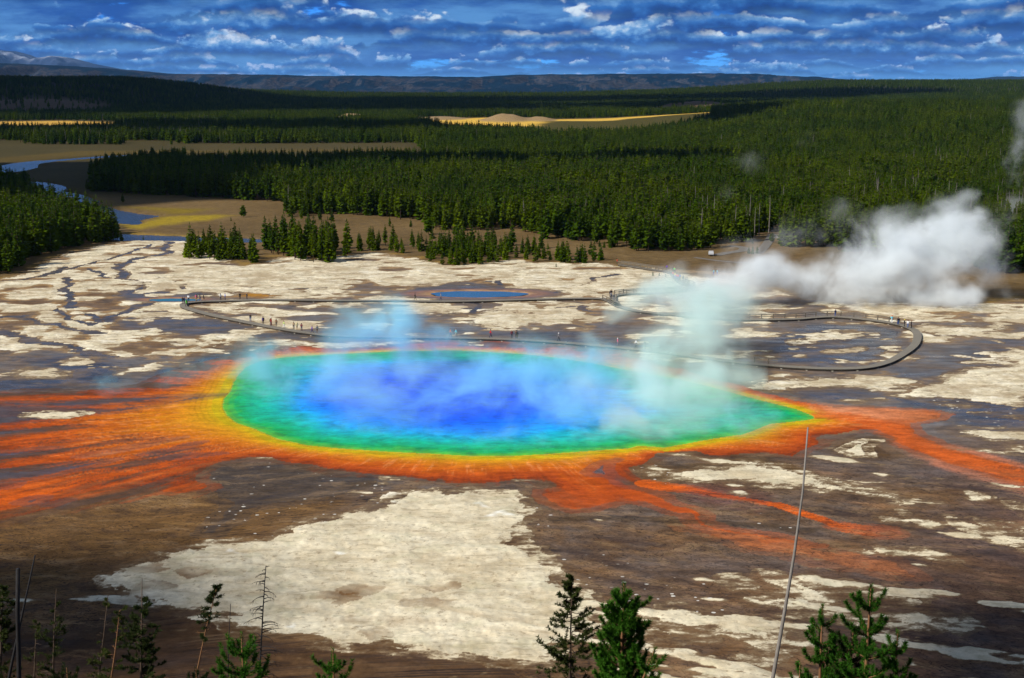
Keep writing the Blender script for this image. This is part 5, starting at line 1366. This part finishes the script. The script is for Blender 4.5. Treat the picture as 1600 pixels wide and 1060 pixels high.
# ================================================================== trees on the slope below the overlook
def needles(V, F, p, d, L, n, rs, nl, wd, spread=.9, r0=0.0, start=0.0):
    """n needles along a shoot from p in direction d"""
    d = d.normalized(); a = d.orthogonal().normalized(); b = d.cross(a)
    for i in range(n):
        t = start + (1 - start) * rs.random()
        th = rs.uniform(0, 6.283)
        side = a * math.cos(th) + b * math.sin(th)
        q = p + d * (L * t) + side * r0
        v = (d * (1.0 - spread * (.35 + .5 * (1 - t))) + side * spread * rs.uniform(.6, 1.0)).normalized() * nl * rs.uniform(.7, 1.15)
        w_ = v.cross(Vector((rs.uniform(-1, 1), rs.uniform(-1, 1), rs.uniform(-1, 1)))).normalized() * wd
        k = len(V)
        V += [q - w_, q + w_, q + v]
        F.append((k, k + 1, k + 2))

def shoot_path(p, az, L, up0, up1, n=5):
    pts = [Vector(p)]
    for i in range(n):
        u = up0 + (up1 - up0) * (i / (n - 1)) ** 1.3
        pts.append(pts[-1] + Vector((math.cos(az) * math.cos(u), math.sin(az) * math.cos(u), math.sin(u))) * (L / n))
    return pts

def base_of(px_top, py_top, Y, px_bot=None, py_bot=1060):
    top = at(px_top, py_top, Y)
    bot = at(px_bot if px_bot is not None else px_top, py_bot, Y)
    z0 = float(terrain(np.array([top.x]), np.array([Y]))[0]) - .1
    ax = (top - bot).normalized() if px_bot is not None else Vector((0, 0, 1))
    k = (top.z - z0) / ax.z
    return top - ax * k, top, ax, k

def young_pine(px, py, Y, label, seed, px_bot=None, dens=1.0, size=1.0, whorl=.42, spread=.5, depth=3.6, nl=.075, lush=True, mat=None, group=None, steep=0.0):
    rs = random.Random(seed)
    base, top, ax, H = base_of(px, py, Y, px_bot)
    e = tag(empty('young_pine', base), label, 'tree', group)
    stem = [base + ax * (H * f) - base for f in (0, .3, .6, .85, 1.0)]
    V0, F0 = cone_tube(stem, [.10 * size, .075 * size, .045 * size, .022 * size, .008], 6)
    V, F = [], []; B = []
    tip = ax * H
    needles(V, F, tip - ax * (.42 * size), ax, .42 * size, int(150 * dens), rs, nl, .006, .75)
    zt = .40 * size; i = 0
    while zt < depth and zt < H - .4:
        k = rs.choice((5, 5, 6)) if lush else rs.choice((4, 4, 5))
        a0 = rs.uniform(0, 6.28)
        L = size * spread * (.42 + .95 * (zt ** .75)) if lush else size * spread * (.5 + .75 * zt ** .8)
        L = min(L, size * spread * 2.2)
        for j in range(k):
            az = a0 + 6.283 * j / k + rs.uniform(-.3, .3)
            l = L * rs.uniform(.75, 1.12)
            pth = shoot_path(tip - ax * (zt + rs.uniform(-.06, .06)), az, l, rs.uniform(.15, .45) + steep, rs.uniform(1.0, 1.4))
            B.append(cone_tube(pth, [.013 * size, .011, .010, .008, .006, .004], 4))
            for s in range(len(pth) - 1):
                seg = pth[s + 1] - pth[s]
                if s >= 1 or zt < .9: needles(V, F, pth[s], seg, seg.length, int(seg.length * 520 * dens), rs, nl, .0075, .95)
            needles(V, F, pth[-2], pth[-1] - pth[-2], (pth[-1] - pth[-2]).length * 1.1, int(40 * dens), rs, nl, .006, .6)
            for q in range(int(l / .26) if lush else int(l / .40)):
                s = rs.randrange(1, len(pth) - 1)
                az2 = az + rs.choice((-1, 1)) * rs.uniform(.5, 1.1)
                l2 = rs.uniform(.16, .34) * size
                p2 = shoot_path(pth[s], az2, l2, rs.uniform(.3, .7), rs.uniform(.9, 1.3), 3)
                B.append(cone_tube(p2, [.008, .007, .006, .004], 3))
                for s2 in range(3):
                    sg = p2[s2 + 1] - p2[s2]; needles(V, F, p2[s2], sg, sg.length, int(sg.length * 520 * dens), rs, nl, .0075, .9)
        zt += whorl * size * rs.uniform(.85, 1.15) * (.75 if lush else 1.0); i += 1
    mesh_obj('trunk', V0, F0, M_ORANGEBARK, e)
    bv = join(*B); mesh_obj('branches', bv[0], bv[1], M_ORANGEBARK, e)
    mesh_obj('needles', V, F, mat or M_YOUNG, e, False)
    return e

def old_pine(px, py, Y, label, seed, px_bot, r, crown, name='pine_tree', mat=None, bark=None, bare_top=0.0, twig=True, group=None, tuft=16, nl=.13, nw=.018, lean_tuft=0.0, thick=.085):
    """mature pine: crown = list of (depth below the top, branch length, branches per metre, needle density)"""
    rs = random.Random(seed)
    base, top, ax, H = base_of(px, py, Y, px_bot)
    e = tag(empty(name, base), label, 'tree', group)
    wob = [Vector((rs.uniform(-.06, .06), rs.uniform(-.06, .06), 0)) * (0 if i in (0, 5) else 1) for i in range(6)]
    path = [ax * (H * f) + w__ for f, w__ in zip((0, .25, .5, .7, .87, 1.0), wob)]
    V0, F0 = cone_tube(path, [thick * 1.3, thick * 1.1, thick * .9, thick * .7, thick * .42, .012], 7)
    V, F, B = [], [], []
    d = bare_top
    dmax = crown[-1][0]
    while d < dmax:
        f = [np.interp(d, [c[0] for c in crown], [c[j] for c in crown]) for j in (1, 2, 3)]
        p = ax * (H - d)
        az = rs.uniform(0, 6.283); L = f[0] * rs.uniform(.55, 1.15)
        u = rs.uniform(-.25, .35); live = rs.random() < f[2]
        pth = shoot_path(p, az, L, u, u + rs.uniform(-.1, .5), 4)
        B.append(cone_tube(pth, [.018, .014, .010, .008, .004], 3))
        tips = [(pth[i], (pth[i] - pth[i - 1])) for i in range(2, 5)]
        for q in range(rs.choice((1, 2, 3))):
            s = rs.randrange(1, 4); p2 = shoot_path(pth[s], az + rs.choice((-1, 1)) * rs.uniform(.4, 1.1), L * rs.uniform(.25, .5), u + rs.uniform(-.2, .4), u + .5, 2)
            if live or twig: B.append(cone_tube(p2, [.009, .007, .003], 3))
            tips += [(p2[i], p2[i] - p2[i - 1]) for i in (1, 2)]
        if live:
            for tp, td in tips:
                needles(V, F, tp - td.normalized() * .08, td + Vector((0, 0, .3 * td.length)), .16, int(tuft * rs.uniform(.6, 1.3)), rs, nl, nw, .95)
        d += rs.uniform(.6, 1.4) / max(f[1], .3)
    if crown[0][3] > 0 and bare_top == 0:
        needles(V, F, ax * (H - .3), ax, .3, tuft * 2, rs, nl, nw, .8)
    mesh_obj('trunk', V0, F0, bark or M_BARK, e)
    if B:
        bv = join(*B); mesh_obj('branches', bv[0], bv[1], bark or M_BARK, e)
    if V: mesh_obj('needles', V, F, mat or M_OLIVE, e, False)
    return e

def snag(px, py, Y, label, seed, px_bot, r0, r1, mat, branches=0, blen=1.0, bend=0.0, group=None, py_bot=1060, depth=6.0, droop=True):
    rs = random.Random(seed)
    base, top, ax, H = base_of(px, py, Y, px_bot, py_bot)
    e = tag(empty('dead_tree', base), label, 'dead tree', group)
    path, rad = [], []
    for i in range(9):
        f = i / 8
        path.append(ax * (H * f) + Vector((bend * max(0, (f - .55) / .45) ** 3 * -1 + rs.uniform(-.02, .02), rs.uniform(-.02, .02), 0)))
        rad.append((r0 * (1 - f) + r1 * f) * rs.uniform(.92, 1.08))
    V0, F0 = cone_tube(path, rad, 8)
    mesh_obj('trunk', V0, F0, mat, e)
    B = []
    for k in range(branches):
        d = depth * ((k + rs.random()) / branches); az = rs.choice((0, math.pi)) + rs.uniform(-1.0, 1.0)
        l = blen * np.interp(d / depth, [0, .12, .5, .8, 1], [.18, .5, .75, 1.0, .8]) * rs.uniform(.5, 1.15)
        u0 = rs.uniform(.0, .35); u1 = rs.uniform(-1.1, -.2) if droop else rs.uniform(-.2, .5)
        pth = shoot_path(ax * (H - d), az, l, u0, u1, 6)
        B.append(cone_tube(pth, [.022, .018, .015, .012, .009, .006, .003], 4))
        for q in range(rs.choice((1, 2, 3))):
            s = rs.randrange(2, 6); B.append(cone_tube(shoot_path(pth[s], az + rs.uniform(-1, 1), l * rs.uniform(.15, .35), u1 - .3, u1 - .8, 3), [.008, .006, .005, .002], 3))
    if B:
        bv = join(*B); mesh_obj('branches', bv[0], bv[1], mat, e)
    return e

# left-hand group
old_pine(4, 918, 52, 'dark dense conifer cut by the picture edge beside two charred trunks', 21, 0, .6, [(0, .15, 9, 1), (.6, .5, 14, 1), (3, .75, 16, .95), (9, .9, 8, .8)], tuft=34)
snag(27, 889, 46, 'thick upright charred trunk with a blunt top', 22, 29, .145, .075, M_SNAG, 0)
snag(54, 868, 50, 'leaning charred trunk crossing the thick upright one', 23, 14, .12, .030, M_SNAG, 5, .25, group=None)
old_pine(57, 974, 58, 'small sparse pine with a pale trunk next to the charred trunks', 24, 55, .5, [(0, .12, 6, 1), (.5, .45, 7, .9), (3, .6, 6, .8), (8, .5, 3, .5)], tuft=12)
old_pine(88, 920, 58, 'ragged conifer with a long bare spike top', 25, 84, .5, [(0, .05, 3, 0), (1.1, .25, 7, .3), (1.5, .5, 10, .95), (4.5, .65, 10, .9), (9, .6, 4, .6)], bare_top=.15, tuft=14)
old_pine(169, 928, 60, 'nearly bare dark trunk with a few twigs, leaning beside a sparse pine', 26, 154, .4, [(0, .06, 4, 0), (1, .35, 6, .12), (2.8, .4, 5, .3), (3.4, .55, 9, .9), (7, .6, 5, .8)], bare_top=.1, tuft=12, thick=.075)
old_pine(187, 954, 56, 'sparse pine with rounded tufts and an orange lower trunk', 27, 174, .5, [(0, .25, 8, 1), (.6, .5, 8, .95), (1.8, .4, 4, .7), (2.6, .6, 8, .9), (7, .5, 3, .6)], bark=M_ORANGEBARK, tuft=14, thick=.075)
old_pine(222, 903, 54, 'dark conifer with a thin dead spike and a dense broad lower crown', 28, 221, .8, [(0, .04, 2, 0), (1.0, .1, 3, .1), (1.15, .5, 10, 1), (1.8, .35, 8, .9), (2.1, .8, 16, 1), (4.5, .95, 18, .97), (9, .8, 7, .9)], bare_top=.1, tuft=34)
old_pine(339, 917, 50, 'tall thin pine leaning over with a dark tufted top and reddish trunk', 29, 306, .4, [(0, .22, 16, 1), (.8, .34, 18, 1), (1.6, .45, 10, .85), (2.3, .45, 5, .5), (3.2, .2, 1.2, .1)], bark=M_ORANGEBARK, tuft=14, thick=.06)
snag(360, 944, 52, 'thin bare pole of a dead tree beside the branchy skeleton', 30, 356, .05, .012, M_SNAG, 6, .2)
snag(416, 884, 45, 'dead tree skeleton with many thin drooping branches', 31, 404, .095, .012, M_SNAG, 46, 1.0, depth=4.6)
young_pine(377, 990, 21, 'bright young pine below the dead tree skeleton', 32, spread=.42, depth=2.2)
young_pine(520, 1014, 21, 'tip of a single young pine alone against the white crust', 33, spread=.36, depth=1.8)
young_pine(306, 1044, 26, 'low tip of a young pine at the foot of the thin leaning pine', 34, spread=.4, depth=1.5, mat=M_OLIVE)
young_pine(104, 1043, 26, 'low dark bush tip between the sparse conifers', 35, spread=.45, depth=1.5, mat=M_OLIVE)
# middle and right
old_pine(894, 903, 38, 'open sparse olive pine on the edge of the white crust', 36, 893, .9, [(0, .16, 10, 1), (.45, .36, 16, .97), (.9, .46, 17, .96), (1.7, .82, 18, .94), (2.6, 1.05, 20, .92), (5, 1.1, 14, .85), (9, .9, 4, .6)], tuft=32, nl=.11, nw=.016, thick=.06)
young_pine(975, 911, 19.0, 'lush dense bright green young pine, the biggest tree near the middle', 37, px_bot=970, dens=1.7, size=1.0, spread=.36, whorl=.25, depth=3.2, steep=.35)
young_pine(1024, 1012, 18.6, 'short bushy green shoot just beside the lush young pine', 38, dens=1.1, spread=.34, depth=1.6, px_bot=1005)
snag(1277, 668, 40, 'very long thin grey dead trunk reaching up to the orange rim', 39, 1208, .108, .026, M_GREY, 0, bend=.28)
young_pine(1285, 945, 20.5, 'slim open young pine close to the long grey trunk', 40, px_bot=1281, dens=1.5, spread=.38, whorl=.36, depth=3.0, lush=False, steep=.1)
young_pine(1361, 914, 19.5, 'tallest open young pine with thick upturned shoots', 41, px_bot=1352, dens=1.6, spread=.46, whorl=.40, depth=3.2, lush=False, steep=.12)
young_pine(1333, 982, 21, 'dark bushy young pine wedged between two open ones', 42, dens=1.2, spread=.42, whorl=.3, depth=2.4, mat=M_OLIVE)
young_pine(1403, 986, 20.3, 'small dark young pine at the outer side of the open pair', 43, px_bot=1398, dens=1.5, spread=.38, whorl=.34, depth=2.4, lush=False, steep=.15)
young_pine(1250, 1040, 20.5, 'little pine shoot low beside the slim open young pine', 44, dens=.9, spread=.3, depth=1.2, lush=False)

# ================================================================== steam
def steam(name, label, blobs, dens, scale, lo, hi, warp=5.0, aniso=-0.32, seed=0.0, stretch=(1, 1, 1), vox=2.2, tint=(.93, .975, .99), sr=.25):
    """blobs: (px, py, forward distance, half width px, half height px, half depth m, weight)"""
    B = []
    for px, py, Y, rx, ry, rd, wt in blobs:
        if Y < 60:                       # a height above the ground instead of a distance
            dx, dy, dz = ray(px, py); Y = float(dy * (Y - CAM_H) / dz)
        c = at(px, py, Y); k = Y / 1961.
        c.z = max(c.z, 0.4)
        B.append((c, (rx * k, rd, ry * k * 1.02), wt))
    bm = bmesh.new()
    for c, r, wt in B:
        bmesh.ops.create_icosphere(bm, subdivisions=3, radius=1.0, matrix=Matrix.Translation(c) @ Matrix.Diagonal((r[0] * 1.18, r[1] * 1.18, r[2] * 1.18, 1)))
    for v in bm.verts: v.co.z = max(v.co.z, 0.34)
    me = bpy.data.meshes.new(name); bm.to_mesh(me); bm.free()
    o = bpy.data.objects.new(name, me); COL.objects.link(o)
    md = o.modifiers.new('r', 'REMESH'); md.mode = 'VOXEL'; md.voxel_size = vox
    dg = bpy.context.evaluated_depsgraph_get()
    me2 = bpy.data.meshes.new_from_object(o.evaluated_get(dg)); o.modifiers.clear(); o.data = me2; bpy.data.meshes.remove(me)
    m, g = new_mat(name)
    pos = g.n('ShaderNodeNewGeometry').outputs['Position']
    wn = g.n('ShaderNodeTexNoise', {'Vector': g.v('ADD', pos, (seed, seed * 2, 0)), 'Scale': 0.085, 'Detail': 2.0}).outputs['Color']
    wp_ = g.v('ADD', pos, g.v('MULTIPLY', g.v('SUBTRACT', wn, (.5, .5, .5)), (warp * 3, warp * 2, warp * 2)))
    tot = None
    for c, r, wt in B:
        d = g.v('LENGTH', g.v('MULTIPLY', g.v('SUBTRACT', wp_, tuple(c)), tuple(1 / x for x in r)))
        f = g.ss(d, 1.0, 0.25, 0.0, wt)
        tot = f if tot is None else g.m('MAXIMUM', tot, f)
    nz = g.noise(g.v('ADD', g.v('MULTIPLY', wp_, stretch), (seed * 3, 0, seed)), scale, 6.0, 0.72)
    th = g.m('SUBTRACT', nz, g.m('MULTIPLY', g.m('SUBTRACT', 1.0, g.m('MINIMUM', tot, 1.0)), .16))
    den = g.m('MULTIPLY', g.m('MULTIPLY', tot, g.ss(th, lo, hi)), dens)
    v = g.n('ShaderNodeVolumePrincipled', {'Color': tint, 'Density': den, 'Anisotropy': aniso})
    out = g.n('ShaderNodeOutputMaterial'); g.link(v.outputs[0], out.inputs['Volume'])
    m.cycles.volume_step_rate = sr
    o.data.materials.clear(); o.data.materials.append(m)
    o.data.polygons.foreach_set('material_index', np.zeros(len(o.data.polygons), np.int32))
    return tag(o, label, 'steam', None, 'stuff')

steam('steam_cloud', 'big white steam cloud billowing behind the railed boardwalk',
      [(1080,455,326,95,44,14,1.), (1175,440,336,110,56,18,1.), (1270,432,340,105,50,20,1.), (1350,420,342,95,66,20,1.), (1425,400,344,85,74,20,1.), (1490,366,346,66,62,18,1.), (1525,395,346,52,66,16,.9),
       (1455,462,334,105,42,18,.95), (1330,470,334,130,34,18,.85), (1555,430,346,40,50,12,.6)], 0.27, 0.060, .32, .68, 11.0, seed=3.0)
steam('steam_wisp', 'thin grey steam wisps drifting off the top of the big cloud',
      [(1290,352,360,90,44,12,.8), (1390,348,362,70,40,12,1.), (1235,365,362,60,34,11,.6), (1490,325,352,60,40,11,1.), (1565,370,352,40,70,11,.8), (1180,400,350,70,34,11,.6)], 0.085, 0.085, .34, .74, 8.0, seed=8.0)
steam('steam_column', 'greenish steam column rising off the far corner of the hot spring',
      [(990,482,10,70,32,10,.8), (1050,462,13,90,46,13,1.), (1130,470,12,75,42,12,.95), (1150,520,8,50,40,10,.6), (1085,500,9,80,54,14,1.), (1115,535,7,70,58,14,1.), (1050,560,5,90,62,15,1.), (1130,580,4,60,50,12,.85), (1010,600,3,100,54,15,.8), (1085,615,2.5,85,50,14,.9), (960,560,4,80,42,12,.55),
       (1060,640,2.5,95,50,14,.85), (1000,660,2,95,40,14,.7), (930,620,3,90,50,14,.5)], 0.22, 0.068, .20, .70, 10.0, seed=13.0, tint=(.80, .975, .94))  # green light off the spring is put into the steam colour
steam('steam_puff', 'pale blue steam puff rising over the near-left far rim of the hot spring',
      [(585,485,11,62,38,9,.7), (555,522,8,64,48,11,1.), (620,520,8,80,50,12,1.), (690,530,6,70,36,10,.75), (560,570,4,80,46,11,.9), (650,570,4,85,46,13,.85), (520,605,2.5,85,40,11,.6), (600,620,2.5,90,40,12,.5)], 0.23, 0.080, .22, .72, 8.0, seed=21.0, tint=(.52, .90, .99))  # tint paints in the blue light the pool throws on the steam
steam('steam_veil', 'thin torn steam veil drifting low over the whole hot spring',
      [(720,610,2,230,56,30,.75), (850,590,3,200,56,28,1.), (900,650,2,170,40,24,.8), (800,550,4,150,36,14,.7), (450,600,2.5,110,50,20,.8), (400,575,2.5,80,44,16,.9), (1120,650,2,110,36,18,.8), (310,585,2.5,90,38,14,.6), (600,660,2,170,36,18,.6), (760,675,1.6,200,30,16,.5), (1180,640,1.5,80,26,10,.6), (185,606,2,40,30,8,.5), (700,548,4,90,26,10,.7), (880,556,4,100,28,10,.8), (480,560,3.5,80,28,10,.7)], 0.25, 0.12, .33, .70, 7.0, seed=29.0, tint=(.40, .86, .99), stretch=(.8, .8, 1.2))  # blue glow of the pool painted into the veil's colour
steam('steam_plume', 'faint tall steam plume at the forest beyond the big cloud', [(1590,250,520,26,70,9,1.), (1582,330,520,24,60,9,.8), (1600,190,520,30,50,9,.8)], 0.09, 0.09, .36, .68, 5.0, seed=37.0)
steam('forest_wisp', 'faint wisp of steam hanging over the forest', [(1170,255,560,40,28,10,1.), (1130,310,545,40,45,10,.8), (1250,215,600,40,26,10,.5)], 0.028, 0.08, .40, .70, 4.0, seed=43.0)

# ================================================================== air
bm = bmesh.new()
bmesh.ops.create_cube(bm, size=1.0, matrix=Matrix.Translation((0, 15500, 348)) @ Matrix.Diagonal((70000, 35000, 704, 1)))
me = bpy.data.meshes.new('haze'); bm.to_mesh(me); bm.free()
hz, g = new_mat('haze')
v = g.n('ShaderNodeVolumePrincipled', {'Color': (.30, .58, 1.0, 1), 'Density': 1.1e-5, 'Anisotropy': 0.0})
out = g.n('ShaderNodeOutputMaterial'); g.link(v.outputs[0], out.inputs['Volume'])
hz.cycles.homogeneous_volume = True
me.materials.append(hz)
ho = bpy.data.objects.new('haze', me); COL.objects.link(ho); tag(ho, kind='stuff')

# ================================================================== clouds overhead, out of the picture, whose shadows lie on the land, two made up to darken corners
M_CLOUD = simple_mat('cloud_white', (.85, .86, .88), 1.0, .05, .002, 0.0)
def cloud(px, py, rx, ry, alt, seed, gz=0.0):
    q = gp(px, py, gz)
    c = Vector((float(q[0]), float(q[1]), gz)) + TO_SUN * ((alt - gz) / TO_SUN.z)
    bm = bmesh.new(); rs = random.Random(seed)
    bmesh.ops.create_icosphere(bm, subdivisions=5, radius=1.0)
    co = np.array([v.co[:] for v in bm.verts])
    n_ = fbm(co[:, 0] * 1.6 + seed, co[:, 1] * 1.6 + co[:, 2] * 1.3, 4, 600 + seed, .55)
    for v, k in zip(bm.verts, n_):
        f = 1 + .55 * float(k)
        v.co = Vector((v.co.x * rx * f, v.co.y * ry * f, (v.co.z * f if v.co.z > 0 else v.co.z * .3) * min(rx, ry) * .45))
    me = bpy.data.meshes.new('cloud'); bm.to_mesh(me); bm.free(); me.materials.append(M_CLOUD)
    me.polygons.foreach_set('use_smooth', np.ones(len(me.polygons), bool))
    o = bpy.data.objects.new('cloud', me); COL.objects.link(o); o.location = c
    return tag(o, kind='structure')
for i, a in enumerate(((-40, 965, 26, 20, 1300), (1700, 1040, 24, 20, 1300), (470, 262, 270, 75, 1000), (10, 296, 150, 120, 1000), (230, 205, 620, 190, 1200), (1040, 196, 160, 260, 1200), (150, 150, 900, 700, 1500, 30), (760, 160, 1500, 520, 1600), (1400, 150, 900, 420, 1500, 30),  # first two: small unseen clouds added only to shade the lower corners
                       (-40, 126, 700, 700, 1900, 120), (330, 130, 800, 650, 1900, 90), (520, 132, 420, 420, 1900, 70), (690, 130, 500, 500, 1900, 60), (905, 131, 330, 420, 1900, 60), (1180, 131, 480, 420, 1900, 60))):
    cloud(*a[:5], 50 + i, *(a[5:]))
print('script', time.time() - _T0)
